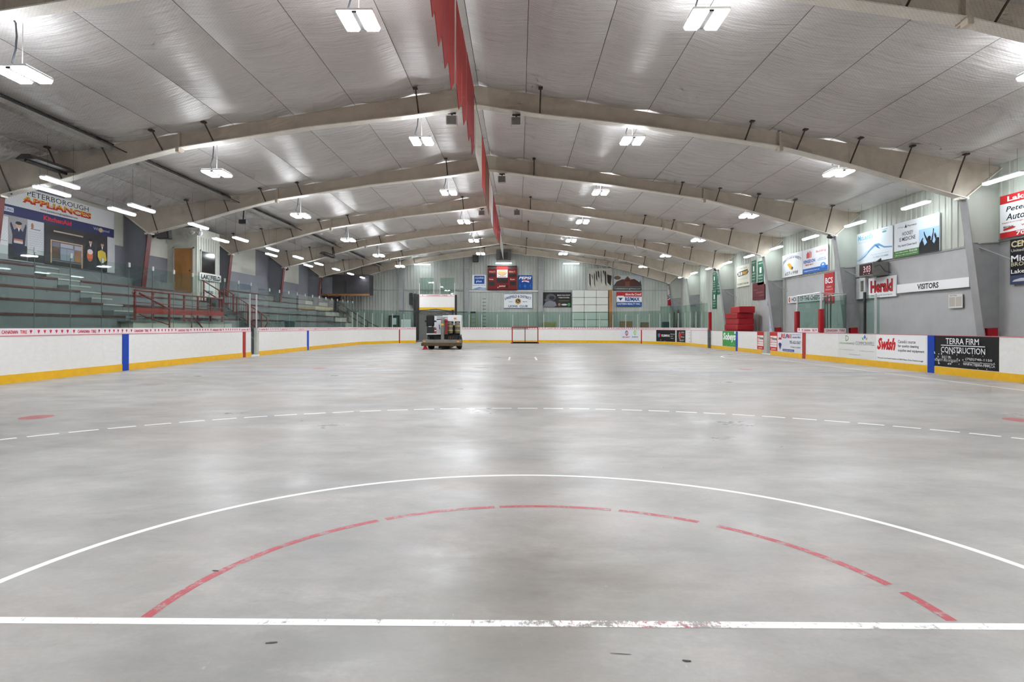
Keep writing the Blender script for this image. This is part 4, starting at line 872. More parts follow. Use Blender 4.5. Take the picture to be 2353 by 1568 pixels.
# clutter behind the far glass
for lab, px0, px1, py, m in (('rounded yellow foam block behind the far glass', 1244, 1277, 741, paint('foam_yellow', (150,140,90), .8)), ('brown cardboard sheet leaning behind the far glass', 1420, 1448, 739, paint('cardboard', (140,104,76), .8)), ('second brown cardboard sheet near the right of far glass', 1467, 1486, 741, paint('cardboard2', (120,96,74), .8)), ('dark teal bin behind the far right glass', 1515, 1531, 740, paint('teal_bin', (40,62,68), .6)), ('red box behind the missing glass band pane', 1159, 1169, 752.5, M_railB)):
    b = B(); b.box((ex(px0), 53.6, 0), (ex(px1), 54.0, ez(py))).bevel(.08, 2); single('storage_block', b, m, lab, 'box')
for i, (px, lean) in enumerate(((1540, 6), (1546, 8), (1552, 4))):
    b = B(); b.prism([(ex(px), 53.8, 0), (ex(px)+.08, 53.8, 0), (ex(px+lean)+.08, 54.5, 2.6+.1*i), (ex(px+lean), 54.5, 2.6+.1*i)], (0,.05,0)); single('leaning_plank', b, M_brown, ['leftmost', 'middle', 'rightmost'][i]+' plank leaning in the far right corner', 'plank')
# vent, speaker, cable line
uh = thing('unit_heater', 'grey louvred unit heater under the ridge above the scoreboard', 'heater', (ex(1157), 54, ez(601)))
b = B(); b.box((ex(1141), 53.8, ez(602)), (ex(1174), 54.6, ez(577))); part('casing', b, paint('heater_grey', (84,82,80), .5), uh)
for i in range(8): b = B(); z = ez(600)+.08*i+.05; b.box((ex(1149), 53.76, z), (ex(1167), 53.8, z+.04)); part('louvre', b, M_dark, uh)
b = B(); b.box((ex(1086.5), 54.2, ez(603.5)), (ex(1100), 54.6, ez(588))).bevel(.03, 1); single('loudspeaker', b, M_black, 'black square loudspeaker on the end wall left of the heater', 'speaker')
b = B(); b.tube([(-13.9, 54.3, 6.2), (-12, 54.2, 6.15), (-8.5, 54.0, 6.35), (0, 54.0, 6.32), (8, 54.1, 6.5)], .015, 5); single('tie_cable', b, M_post, 'thin cable strung across the end wall above the scoreboard', 'cable')
# dark hanging booth at the far left
hb = thing('hanging_booth', 'dark boarded booth with timber bottom edge at far left above stands', 'booth', (-14.4, 52.5, 3.9))
b = B(); b.box((-16.3, 52, 3.95), (-12.35, 53.5, 5.6)); part('wall_panel', b, paint('booth_dark', (52,50,56), .7), hb)
b = B(); b.box((-16.3, 51.9, 3.85), (-12.3, 52.0, 4.0)); part('timber_edge', b, M_wood2, hb)
b = B(); b.box((-16.25, 51.96, 4.02), (-15.4, 51.99, 5.4)); part('shutter', b, M_leftwall, hb)
b = B(); b.box((-14.4, 51.95, 4.1), (-14.2, 51.99, 5.1)); part('opening', b, M_black, hb)

# ---------------------------------------------------------------- goal net
gn = thing('goal_net', 'red framed hockey goal with white netting in front of the far boards', 'goal', (.55, 49.0, 0))
gx0, gx1, gy = -.53, 1.52, 48.9
for X in (gx0+.03, gx1-.03): b = B(); b.tube([(X, gy, 0), (X, gy, 1.26)], .04, 8); part('goal_post', b, M_railB, gn)
b = B(); b.tube([(gx0, gy, 1.27), (gx1, gy, 1.27)], .045, 8); part('crossbar', b, M_railB, gn)
b = B(); b.tube([(.5, gy+.9, 0), (.5, gy+.5, 1.2), (.5, gy, 1.27)], .03, 6); part('centre_bar', b, M_rail, gn)
b = B(); b.tube([(gx0, gy, .04), (gx0-.05, gy+.6, .04), (.0, gy+1.05, .04), (1.0, gy+1.05, .04), (gx1+.05, gy+.6, .04), (gx1, gy, .04)], .05, 6); part('base_frame', b, M_rail, gn)
b = B(); b.box((gx0+.05, gy+.5, 0), (gx1-.05, gy+.56, .13)); part('skirt', b, paint('skirt_dark', (44,24,22), .8), gn)
b = B()
for i in range(34):
    X = gx0+(gx1-gx0)*i/33; b.tube([(X, gy+1.0, .05), (X, gy+.5, 1.25)], .004, 3, False)
for i in range(20):
    t_ = i/19; b.tube([(gx0, gy+1.0-.5*t_, .05+1.2*t_), (gx1, gy+1.0-.5*t_, .05+1.2*t_)], .004, 3, False)
part('netting', b, M_white, gn, kind='stuff')

# ---------------------------------------------------------------- ice machine
YM = 36.3
def mx(px): return (px-1192)*YM/1450.5
def mz(py): return CH+(751.4-py)*YM/1450.5
im = thing('ice_resurfacer', 'white ice resurfacing machine seen from behind, black seat on the left', 'ice resurfacer', (mx(1014), YM, 0))
def mbox(nm, px0, py0, px1, py1, y0, y1, m, bev=.02, lab=None):
    b = B(); b.box((mx(px0), YM+y0, mz(py1)), (mx(px1), YM+y1, mz(py0)))
    if bev: b.bevel(bev, 2)
    return part(nm, b, m, im, label=lab)
M_mw = paint('machine_white', (226,229,232), .35, 0, .03, 2)
mbox('conditioner_blade_box', 969, 788.5, 1060.5, 796, -.25, .55, M_brown, .02, 'long rusty brown conditioner sled'); mbox('conditioner_cover', 971, 781.5, 1059, 789.5, -.2, .5, M_metal, .03)
mbox('amber_light', 973, 784, 979, 787, -.23, -.18, paint('amber', (236,160,60), .4), .005); mbox('amber_light', 1050.5, 784, 1056.5, 787, -.23, -.18, paint('amber', (236,160,60), .4), .005)
for px0, px1, lab in ((980, 994.5, None), (1049.5, 1059, None)):
    for y in (.7, 2.9):
        xc = (mx(px0)+mx(px1))/2; wd = (mx(px1)-mx(px0))/2; b = B(); b.lathe((xc-(.3 if y > 2 else 0), YM+y, .38), [(.28,-wd),(.36,-wd*.8),(.38,-wd*.3),(.38,wd*.3),(.36,wd*.8),(.28,wd)], 20, 'X'); part('wheel', b, M_rubber, im, smooth=True)
mbox('chassis', 1006, 790, 1032, 801.5, .3, 2.6, M_black, .02); mbox('chassis', 979, 770, 1054, 782, .55, 2.0, M_black, .02)
mbox('platform', 978.5, 767.5, 1012, 770, .2, 1.4, M_mw, .01); mbox('snow_tank', 979, 726, 1012, 768, 1.6, 3.4, M_mw, .04, 'white front snow tank')
mbox('side_panel', 1001, 759, 1012, 768, .5, 1.5, M_mw, .01); mbox('dashboard', 997, 738, 1011.5, 759, 1.3, 1.6, M_mw, .02)
mbox('rear_body', 1026, 724.5, 1057.5, 739.5, .5, 1.3, M_mw, .04, 'white rear tank box with orange label'); mbox('rear_body', 1012, 724.8, 1027, 729, .9, 2.4, M_mw, .03); mbox('rear_body', 1055, 739, 1058, 770, .5, 1.2, M_mw, .01)
mbox('rear_body', 1039.5, 739, 1043, 748, .5, .7, M_mw, .01); mbox('tank_recess', 1026, 739, 1055.5, 770, .75, 1.3, M_dark, .01)
mbox('label_plate', 1041, 730.5, 1046.5, 734.5, .485, .5, paint('orange_label', (206,140,40), .5), 0)
b = B(); xc, r = mx(1017), .1; b.box((mx(1013.5), YM-.1, mz(786)), (mx(1020.5), YM+.25, mz(736))); b.prism([(mx(1013.5), YM-.1, mz(736)), (mx(1020.5), YM-.1, mz(736)), (mx(1019), YM-.05, mz(732)), (mx(1015.5), YM-.05, mz(732))], (0,.3,0)); part('auger_tube', b, M_metal, im)
mbox('label_plate', 1014, 744.5, 1020, 748.5, -.11, -.1, paint('yellow_label', (232,180,30), .5), 0); mbox('red_column', 1021.5, 734, 1026, 768, .1, .4, M_railB, .02); mbox('dark_column', 1011.5, 733, 1014, 778, .3, .6, M_stair, .01)
b = B(); b.lathe((mx(1026), YM+.05, mz(738)), [(.02,-.1),(.07,-.08),(.08,0),(.05,.08),(.01,.09)], 12, 'Y'); part('red_knob', b, M_railB, im, smooth=True)
for px in (1033, 1049.5):   # gas tanks with straps
    b = B(); r = .158; b.lathe((mx(px), YM+.45, mz(768)), [(.1,0),(.15,.03),(r,.1),(r,.52),(.14,.6),(.09,.66),(.06,.7)], 16); g = part('gas_tank', b, paint('tank_grey', (120,112,98), .5, .2, .2, 6), im, smooth=True)
    for z in (mz(761), mz(751)): b = B(); b.lathe((mx(px), YM+.45, z), [(.163,0),(.163,.05)], 16); part('yellow_strap', b, paint('strap_yellow', (190,184,110), .6), g)
# seat
b = B(); b.box((mx(977.5), YM+.25, mz(752)), (mx(996), YM+.42, mz(725))).bevel(.11, 4); part('seat_back', b, M_rubber, im, smooth=True)
b = B(); b.box((mx(979), YM+.25, mz(767)), (mx(995.5), YM+.7, mz(752))).bevel(.04, 2); part('seat_base', b, M_black, im)
for s, px in ((-1, 975.5), (1, 997)): b = B(); b.box((mx(px)-.05, YM+.35, mz(741)), (mx(px)+.05, YM+.8, mz(737))).bevel(.02,1); part('arm_rest', b, M_black, im)
mbox('seat_label', 983, 750.5, 990.5, 751.8, .235, .25, M_white, 0)
b = B(); b.lathe((mx(999), YM+.3, mz(767)), [(.05,0),(.055,.02),(.055,.24),(.03,.3),(.02,.34)], 12); fx = part('fire_extinguisher', b, M_railB, im, smooth=True)
b = B(); b.lathe((mx(999), YM+.3, mz(762)), [(.057,0),(.057,.06)], 12); part('label_band', b, M_white, fx)
for i in range(5): mbox('vent_slot', 995.5+2.9*i, 727.5, 997.6+2.9*i, 729.2, 1.58, 1.6, M_black, 0); mbox('vent_slot', 995.5+2.9*i, 732.5, 997.6+2.9*i, 735.5, 1.58, 1.6, M_black, 0)
b = B(); b.tube([(mx(1003), YM+1.2, mz(747)), (mx(1005), YM+1.1, mz(758))], .025, 6); part('control_lever', b, M_black, im)
for px in (1029, 1033, 1038): b = B(); b.tube([(mx(px), YM+.2, mz(785)), (mx(px+1), YM+.35, mz(774))], .03, 5); part('linkage', b, M_brown, im)
b = B(); b.lathe((mx(977.5), YM-.1, 0), [(.17,0),(.17,.02),(.13,.03),(.02,.3),(.015,.32)], 14); single('traffic_cone', b, paint('cone_red', (205,50,60), .5), 'small red cone on the floor at the left wheel of the machine', 'cone', smooth=True, loc=(mx(977.5), YM-.1, 0))
# ---------------------------------------------------------------- stands on the left
RWS = [(-13.0, 1.63), (-13.75, 2.05), (-14.5, 2.47), (-15.25, 2.88), (-16.0, 3.30)]
def stand(label, y0, y1, top=True, ends=None, rows=5, pale=None):
    t = thing('bleachers', label, 'bleachers', (-14.5, (y0+y1)/2, 0), 'grey stepped stands')
    for i, (X, z) in enumerate(RWS[:rows]):
        ye = y1 + (ends[i] if ends else 0)
        nx = RWS[i+1][0] if i+1 < len(RWS) else WL
        yp = pale or ye
        b = B(); b.box((WL+.03, y0, 0 if i == 0 else RWS[i-1][1]), (X, yp, z-.03)); s = part('step', b, M_riser, t)
        if pale: b = B(); b.box((WL+.03, yp, 0 if i == 0 else RWS[i-1][1]), (X, ye, z-.03)); part('step_end', b, M_pale, t, label='pale unpainted end of the step')
        b = B(); b.box((X-.28, y0, z-.04), (X+.03, ye-(1.2 if pale and i > 2 else 0), z+.02)); part('seat_plank', b, M_plank, s)
    return t
stand('nearest block of grey stepped stands with dark red seat planks, below the appliance sign', 6.0, 20.7)
stand('short middle block of stands between the two aisles, below the timber door booth', 21.8, 29.2, rows=4)
stand('far block of grey stands beyond the railed staircase', 31.4, 49.3, ends=[0, 1.0, 1.6, 2.4, 3.4], pale=47.2)
b = B(); b.box((WL+.03, 21.8, 2.88), (-16.0, 29.15, 3.3)); st = single('top_ledge', b, M_riser, 'topmost ledge of the middle stands running to the booth', 'ledge')
t = thing('aisle_steps', 'pale narrow steps in the aisle between near and middle stands', 'steps', (-13, 21.2, 0))
for i in range(10):
    z = .2+1.63*0 + i*.31; X = -11.9-.0 - max(0, (z-.6))*1.6
    z = 3.3-i*.21; X = -16.0+i*.375
    b = B(); b.box((WL, 20.7, 0), (X, 21.8, z)) if False else b.box((X-.45, 20.72, max(0, z-.3)), (X, 21.78, z)); s_ = part('step', b, M_riser, t)
    b = B(); b.box((X-.03, 20.72, z-.03), (X+.015, 21.78, z+.01)); part('step_nosing', b, M_pale, s_)
b = B(); b.prism([(WL, 20.72, 0), (-12.7, 20.72, 0), (-12.7, 20.72, .9), (-16.0, 20.72, 2.9), (WL, 20.72, 2.9)], (0, 1.06, 0)); part('stringer', b, M_riser, t)
# platform with red railing
pf = thing('walkway_platform', 'low white walled platform in front of the middle stands', 'platform', (-12.6, 24, 0))
b = B(); b.box((-13.0, 20.5, 0), (-12.6, 27.6, 1.46)); part('platform_wall', b, M_creamwall, pf)
b = B(); b.box((-13.0, 20.3, 1.46), (-12.55, 27.6, 1.5)); part('platform_top', b, M_riser, pf)
rl = thing('red_railing', 'red tube railing with bright red board along the walkway platform', 'railing', (-12.6, 24, 1.5))
RXX = -12.62
for i in range(7):
    Y = 20.62+i*1.02; b = B(); b.box((RXX-.03, Y-.03, 1.5), (RXX+.03, Y+.03, 2.5)); part('rail_post', b, M_rail, rl)
b = B(); b.tube([(RXX, 20.62, 2.3), (RXX, 20.5, 2.4), (RXX, 20.65, 2.5), (RXX, 26.75, 2.48)], .03, 8); part('top_rail', b, M_rail, rl)
b = B(); b.tube([(RXX, 20.62, 2.1), (RXX, 26.75, 2.08)], .018, 6); part('mid_rail', b, M_rail, rl)
b = B(); b.box((RXX-.03, 20.62, 1.73), (RXX+.05, 26.75, 1.93)); part('rail_board', b, M_railB, rl)
b = B(); b.tube([(RXX+.1, 20.7, 2.4), (RXX+.6, 21.6, 1.9), (RXX+.6, 21.6, .9)], .035, 6); b.tube([(RXX+.1, 20.7, 1.7), (RXX+.6, 21.6, 1.35)], .02, 6); part('stair_rail', b, M_rail, rl)
b = B(); b.tube([(-12.5, 24.0, 1.2), (-12.5, 24.0, 1.75), (-12.5, 24.9, 1.2)], .03, 6); part('stair_rail', b, M_rail, rl)
# press booth
bo = thing('press_booth', 'white corrugated press booth with timber door and dark window above stands', 'booth', (-15.7, 30, 2.9))
b = B(); b.box((WL, 29.2, 2.2), (-14.96, 31.4, 5.9)); part('booth_wall', b, paint('booth_white', (206,206,196), .5, 0, .05, 2), bo)
for i in range(9): b = B(); y = 29.3+.24*i; b.box((-14.96, y, 2.9), (-14.935, y+.04, 5.5)); part('wall_rib', b, paint('rib_white', (190,192,184), .5), bo)
b = B(); b.box((-16.0, 29.14, 2.9), (-15.15, 29.2, 4.93)); dl = part('door_leaf', b, M_wood, bo)
b = B(); b.lathe((-15.25, 29.12, 3.9), [(.02,-.03),(.035,-.02),(.03,0)], 10, 'Y'); part('door_knob', b, M_black, dl)
b = B()
for a in (((-16.06, 29.13, 2.9), (-16.0, 29.2, 4.99)), ((-15.15, 29.13, 2.9), (-15.09, 29.2, 4.99)), ((-16.06, 29.13, 4.93), (-15.09, 29.2, 4.99))): b.box(*a)
part('door_frame', b, M_creamwall, bo)
b = B(); b.box((-14.95, 29.5, 3.85), (-14.92, 30.85, 4.85)); part('window_pane', b, paint('dark_window', (16,20,22), .08), bo)
b = B()
for a in (((29.44,3.8),(30.9,3.85)), ((29.44,4.85),(30.9,4.91)), ((29.44,3.8),(29.5,4.9)), ((30.85,3.8),(30.9,4.9))): b.box((-14.95, a[0][0], a[0][1]), (-14.9, a[1][0], a[1][1]))
part('window_frame', b, M_rail if False else M_creamwall, bo)
sign('wall_sign', 'white curved board reading LAKEFIELD under the booth window', 'sign', frameL(29.25, 3.5, -14.9), 2.1, .33, (222,224,222), [('t', 'LAKEFIELD', .06, .12, .97, .8, (30,32,32), {'bold': .05})], th=.04)
sign('wall_sign', 'white painted club panel low on the booth beneath the name board', 'sign', frameL(29.5, 2.4, -14.9), 1.25, 1.0, (218,220,218), [('t', 'DURFORD', .3, .48, .85, .62, (40,40,40), {'bold': .04}), ('t', 'LAKEFIELD', .35, .34, .7, .42, (130,130,130)), ('t', 'Minor Hockey', .2, .12, .75, .2, (150,150,150))], th=.03)
# railed staircase from the booth down to the gateway
ss = thing('staircase', 'dark grey staircase descending from the booth with dark red railings', 'staircase', (-13.4, 30.6, 0))
n = 10
for i in range(n):
    X1 = -12.2 - i*.28; z = .25+i*.27; b = B(); b.box((X1-.3, 29.9, max(0,z-.35)), (X1, 31.25, z)); part('step', b, M_stair, ss)
b = B(); b.prism([(-14.9, 31.2, 2.6), (-11.95, 31.2, .15), (-11.95, 31.2, 0), (-12.7, 31.2, 0), (-14.9, 31.2, 1.9)], (0,.06,0)); part('stringer', b, M_stair, ss)
b = B(); b.prism([(-14.9, 29.84, 2.5), (-12.3, 29.84, .5), (-12.3, 29.84, 0), (-14.9, 29.84, 0)], (0,.06,0)); part('stringer', b, M_riser, ss)
for dz in (0, -.42):
    b = B(); b.tube([(-15.3, 29.6, 3.72+dz), (-13.7, 29.6, 2.74+dz)], .03, 6); part('hand_rail', b, M_rail, ss)
for X in (-14.85, -14.1): b = B(); z = 3.72-(X+15.3)*.61; b.box((X-.03, 29.57, z-1.0), (X+.03, 29.63, z)); part('rail_post', b, M_rail, ss)
for x0, x1 in ((-14.62, -14.15), (-13.98, -13.42), (-13.3, -12.75)):
    z = lambda X: 3.2-(X+14.62)*.665
    b = B(); b.tube([(x0, 31.15, z(x0)), (x1, 31.15, z(x1))], .03, 6); part('hand_rail', b, M_rail, ss)
    b = B(); b.tube([(x0, 31.15, z(x0)-.85), (x1, 31.15, z(x1)-.85)], .022, 6); part('hand_rail', b, M_rail, ss)
    for X in (x0, x1): b = B(); b.box((X-.028, 31.12, z(X)-1.0), (X+.028, 31.18, z(X))); part('rail_post', b, M_rail, ss)
    X = x0+.11
    while X < x1-.03: b = B(); b.tube([(X, 31.15, z(X)-.85), (X, 31.15, z(X))], .01, 4); part('baluster', b, M_rail, ss); X += .115
b = B(); b.tube([(-12.75, 31.15, 1.96), (-12.5, 31.15, 1.75), (-12.45, 31.15, 1.5), (-12.6, 31.15, 1.2), (-12.55, 31.15, .7)], .03, 6); part('hand_rail', b, M_rail, ss)
# railing of the far block end and bin
fr_ = thing('end_stair_railing', 'brown metal stair railing at the far end of the stands', 'railing', (-12.6, 51, 1))
for dz in (0, -.5): b = B(); b.tube([(-15.6, 50.9, 3.9+dz), (-12.0, 50.9, 1.6+dz), (-10.9, 51.6, .95+dz)], .035, 6); part('hand_rail', b, M_plank, fr_)
for X in (-15.4, -14.6, -13.8, -13.0, -12.2): b = B(); z = 3.9-(X+15.6)*.64; b.box((X-.03, 50.87, z-1.1), (X+.03, 50.93, z)); part('rail_post', b, M_plank, fr_)
bn = thing('waste_bin', 'grey-blue plastic bin standing in front of the far stands', 'bin', (-12.4, 34.2, 1.0))
b = B(); b.lathe((-12.45, 34.2, .75), [(.2,0),(.22,.02),(.28,.8),(.3,.82),(.3,.86)], 14); part('body', b, paint('bin_grey', (92,108,114), .6), bn, smooth=True)
b = B(); b.lathe((-12.45, 34.2, 1.6), [(.3,0),(.31,.03),(.05,.06)], 14); part('lid_rim', b, paint('bag_grey', (120,130,134), .6), bn)
b = B(); b.box((-12.8, 33.6, 0), (-12.1, 34.8, .75)); single('bin_plinth', b, M_riser, 'low grey block under the grey-blue bin', 'block')
# big appliance banner on the left wall
def ly(px): return 16.28*1450.5/(1192-px)
Y0 = 15.5; Y1 = ly(257); WB = Y1-Y0; Z0 = 3.42; HB = 2.46
def bu(px): return (ly(px)-Y0)/WB
def bv(z): return (z-Z0)/HB
NV = (40,46,96)
steel = (120,122,130)
sign('wall_banner', 'huge appliance store banner with kitchen pictures and orange lettering', 'banner', frameL(Y0, Z0, WL+.02), WB, HB, (226,228,230), [
  ('r', 0, bv(4.86), 1, bv(5.2), NV), ('r', 0, 0, 1, bv(4.86), (168,168,172)),
  ('t', 'PETERBOROUGH', bu(55), bv(5.64), bu(198), bv(5.82), (50,50,56), {'bold': 0}),
  ('t', 'APPLIANCES', bu(44), bv(5.38), bu(204), bv(5.60), (206,60,34), {'bold': .05}), ('t', 'APPLIANCES', bu(44.5), bv(5.47), bu(203.5), bv(5.605), (232,176,46), {'bold': .01}),
  ('t', 'www.peterboroughappliances.com', bu(85), bv(5.24), bu(172), bv(5.33), (70,70,76)),
  ('t', 'KitchenAid', bu(93), bv(4.95), bu(158), bv(5.12), (214,40,50), {'bold': .04}), ('t', 'Whirlpool', bu(209), bv(4.98), bu(246), bv(5.12), (170,180,205)), ('e', bu(226), bv(5.05), .012, .035, (200,176,130)),
  ('r', bu(-20), bv(4.97), bu(23), bv(5.12), (215,220,235)), ('t', 'SAMSUNG', bu(-16), bv(5.0), bu(21), bv(5.09), NV),
  ('r', 0, bv(3.6), bu(10), bv(4.8), (205,207,210)), ('r', 0, bv(4.02), bu(9), bv(4.03), (90,100,100)),
  ('r', bu(10.5), bv(3.46), bu(55), bv(4.86), (150,148,150)), ('r', bu(10.5), bv(3.46), bu(54), bv(3.95), (40,40,44)),
  ('p', [(bu(18),bv(3.75)),(bu(20),bv(4.25)),(bu(14),bv(4.6)),(bu(17),bv(4.66)),(bu(24),bv(4.42)),(bu(31),bv(4.5)),(bu(37),bv(4.5)),(bu(44),bv(4.4)),(bu(51),bv(4.68)),(bu(53),bv(4.6)),(bu(50),bv(4.15)),(bu(47),bv(3.7)),(bu(35),bv(3.55))], (36,40,72)),
  ('e', bu(34.5), bv(4.57), .012, .035, (196,160,140)), ('e', bu(34.5), bv(4.66), .014, .022, (28,30,40)), ('p', [(bu(32),bv(4.5)),(bu(35),bv(4.38)),(bu(37.5),bv(4.5))], (225,225,230)), ('r', bu(23), bv(4.08), bu(44), bv(4.14), (186,112,88)), ('r', bu(23), bv(4.0), bu(44), bv(4.08), (196,192,186)),
  ('r', bu(55), bv(3.68), bu(93), bv(4.84), (196,197,203)), ('r', bu(62), bv(4.55), bu(85), bv(4.57), (70,66,64)), ('e', bu(66), bv(4.66), .006, .04, (150,110,80)), ('r', bu(55), bv(3.46), bu(93), bv(3.72), (44,42,44)),
] + [('r', bu(57), bv(3.85+.075*k), bu(91), bv(3.86+.075*k), (160,160,168)) for k in range(9)] + [
  ('r', bu(93), bv(3.44), bu(240), bv(4.86), (46,44,48)), ('r', bu(115), bv(4.62), bu(184), bv(4.67), (196,184,160)),
  ('r', bu(108), bv(3.52), bu(111), bv(4.33), (190,158,124)), ('r', bu(108), bv(4.29), bu(183), bv(4.33), (190,158,124)), ('r', bu(180), bv(3.46), bu(183), bv(4.33), (190,158,124)),
  ('r', bu(112), bv(3.65), bu(180), bv(4.27), (110,114,126)), ('r', bu(112), bv(3.68), bu(129), bv(4.1), (92,74,62)), ('r', bu(164), bv(3.68), bu(178), bv(3.86), (176,122,66)), ('r', bu(164), bv(3.9), bu(178), bv(4.06), (150,104,64)),
  ('r', bu(131), bv(4.12), bu(160), bv(4.25), (168,168,178)), ('r', bu(131), bv(3.66), bu(162), bv(4.08), (138,150,166)), ('r', bu(164), bv(4.1), bu(180), bv(4.25), (160,160,172)), ('r', bu(111), bv(3.6), bu(180), bv(3.62), (150,150,156)), ('r', bu(129), bv(3.66), bu(130), bv(4.27), (60,60,66)), ('r', bu(145), bv(3.66), bu(145.6), bv(4.08), (90,100,110)),
  ('r', bu(240), bv(3.44), bu(257), bv(4.84), (196,198,202)),
  ('p', [(bu(186),bv(3.5)),(bu(190),bv(4.0)),(bu(189),bv(4.3)),(bu(195),bv(4.42)),(bu(206),bv(4.42)),(bu(211),bv(4.28)),(bu(209),bv(3.9)),(bu(212),bv(3.48)),(bu(204),bv(3.46)),(bu(200),bv(3.8)),(bu(194),bv(3.5))], (26,30,44)),
  ('e', bu(200.5), bv(4.5), .009, .032, (186,150,130)), ('e', bu(200.5), bv(4.58), .010, .02, (24,26,36)), ('p', [(bu(198.5),bv(4.42)),(bu(200.5),bv(4.3)),(bu(202.5),bv(4.42))], (225,225,230)), ('e', bu(199), bv(3.98), .017, .09, (206,104,60)), ('e', bu(199.5), bv(4.13), .016, .04, (214,200,196)),
  ('p', [(bu(216),bv(3.46)),(bu(217),bv(3.9)),(bu(216),bv(4.25)),(bu(222),bv(4.4)),(bu(233),bv(4.4)),(bu(237),bv(4.2)),(bu(236),bv(3.9)),(bu(237),bv(3.42)),(bu(230),bv(3.42)),(bu(227),bv(3.75)),(bu(222),bv(3.46))], (28,32,46)),
  ('e', bu(227.5), bv(4.48), .009, .032, (190,154,132)), ('e', bu(227.5), bv(4.56), .010, .02, (40,36,40)), ('p', [(bu(225.5),bv(4.4)),(bu(227.5),bv(4.28)),(bu(229.5),bv(4.4))], (228,228,232)), ('p', [(bu(217),bv(4.2)),(bu(226),bv(4.28)),(bu(235),bv(4.2)),(bu(238),bv(3.9)),(bu(230),bv(3.78)),(bu(222),bv(3.82)),(bu(217),bv(4.0))], (206,180,60))], th=.02, bgname='banner_sheet')
# loudspeakers and cameras
def speaker(lab, X, Y, z, s, m, tilt=0.0, grey=True):
    t = thing('loudspeaker', lab, 'speaker', (X, Y, z), 'loudspeakers under the roof')
    b = B(); b.prism([(X-s, Y-s*.6, z), (X+s, Y-s*.6, z), (X+s*1.0, Y-s*.9, z+1.6*s), (X-s*1.0, Y-s*.9, z+1.6*s)], (0, 1.1*s, 0)).bevel(.02,1); part('cabinet', b, m, t)
    b = B(); b.prism([(X-s*.8, Y-s*.66, z+.12*s), (X+s*.8, Y-s*.66, z+.12*s), (X+s*.8, Y-s*.93, z+1.45*s), (X-s*.8, Y-s*.93, z+1.45*s)], (0, -.015, 0)); part('grille', b, paint('grille_grey', (120,118,114), .6), t)
    b = B(); b.tube([(X, Y, z+1.6*s), (X, Y, z+2.2*s)], .03, 6); b.box((X-.12, Y-.05, z+2.1*s), (X+.12, Y+.05, z+2.3*s)); part('bracket', b, M_dark, t)
    return t
M_spk = paint('speaker_beige', (206,198,186), .5)
speaker('beige loudspeaker hanging left of the red banners', -2.0, 18.8, 7.3, .17, M_spk)
speaker('grey fronted loudspeaker hanging right of the ridge on the nearest full frame', -.08, 18.6, 7.22, .15, M_spk)
speaker('small white loudspeaker right of the ridge on the third frame', -.7, 26.3, 7.3, .17, M_spk)
speaker('small white loudspeaker left of the ridge farther down the hall', -2.0, 34.0, 7.3, .17, M_spk)
speaker('small white loudspeaker right of the ridge farther down the hall', -.1, 34.0, 7.3, .17, M_spk)
t = speaker('black double loudspeaker mounted on the left wall beside the booth', -15.8, 28.0, 5.2, .28, M_black)
b = B(); b.lathe((-14.9, 28.6, 5.62), [(.05,-.1),(.12,-.05),(.13,.05),(.05,.1)], 12, 'Y'); fl = thing('flood_light', 'pair of small flood lights above the timber door booth', 'lamp', (-14.9, 28.6, 5.6)); part('lamp_head', b, M_white, fl)
b = B(); b.lathe((-14.55, 28.6, 5.55), [(.05,-.1),(.12,-.05),(.13,.05),(.05,.1)], 12, 'Y'); part('lamp_head', b, M_white, fl)
b = B(); b.tube([(-14.75, 28.65, 5.7), (-14.75, 28.65, ceil_z(-14.75)-.03)], .02, 6); part('hanger', b, M_cable, fl)
b = B(); b.box((-15.0, 28.55, 5.62), (-14.5, 28.75, 5.8)); part('mounting_box', b, M_creamL, fl)
for i, (X, Y, z, lab) in enumerate(((-15.1, 26.0, 5.02, 'small black security camera under the left knee of the third frame'), (-15.1, 41.0, 5.0, 'small black security camera far down the left side'), (12.75, 26.0, 4.98, 'small black security camera under right knee above timber sign'), (12.75, 41.1, 4.98, 'small black security camera far down the right side'))):
    t = thing('security_camera', lab, 'camera', (X, Y, z)); b = B(); b.tube([(X, Y-.1, z), (X, Y+.15, z+.05)], .06, 8); part('camera_body', b, M_black, t); b = B(); b.tube([(X, Y+.1, z+.05), (X, Y+.1, z+.16)], .03, 6); part('bracket', b, M_cable, t)
b = B(); b.box((-11.55, 25.9, 5.55), (-11.25, 26.1, 5.72)); b.tube([(-11.4, 26, 5.72), (-11.4, 26.05, 6.1)], .03, 6); single('ceiling_projector', b, M_black, 'small black device hanging from the frame above the booth', 'device')
# radiant heaters over the stands
for i, (Y, lab) in enumerate(((17.9, 'grey radiant tube heater hanging near left above the appliance banner'), (40.2, 'dusty radiant heater hanging far down above the stands'))):
    X = -13.4 if i == 0 else -12.2; zh = 5.85
    t = thing('radiant_heater', lab, 'heater', (X, Y, zh))
    b = B(); b.prism([(X-.3, Y-.9, zh), (X+.3, Y-.9, zh), (X+.12, Y-.9, zh+.14), (X-.12, Y-.9, zh+.14)], (0, 1.8, 0)); part('reflector', b, paint('heater_steel', (84,82,78), .5, .3), t)
    b = B(); b.tube([(X, Y-.9, zh-.03), (X, Y+.9, zh-.03)], .04, 8); part('radiant_tube', b, M_dark, t)
    b = B(); b.box((X-.1, Y+.9, zh-.05), (X+.12, Y+1.15, zh+.2)); part('burner_box', b, M_dark, t)
    b = B(); b.tube([(X+.05, Y+1.0, zh+.2), (X+.02, Y+.95, zh+.45), (X, Y+.9, ceil_z(X)-.03)], .03, 6); part('hanger', b, M_cable, t)
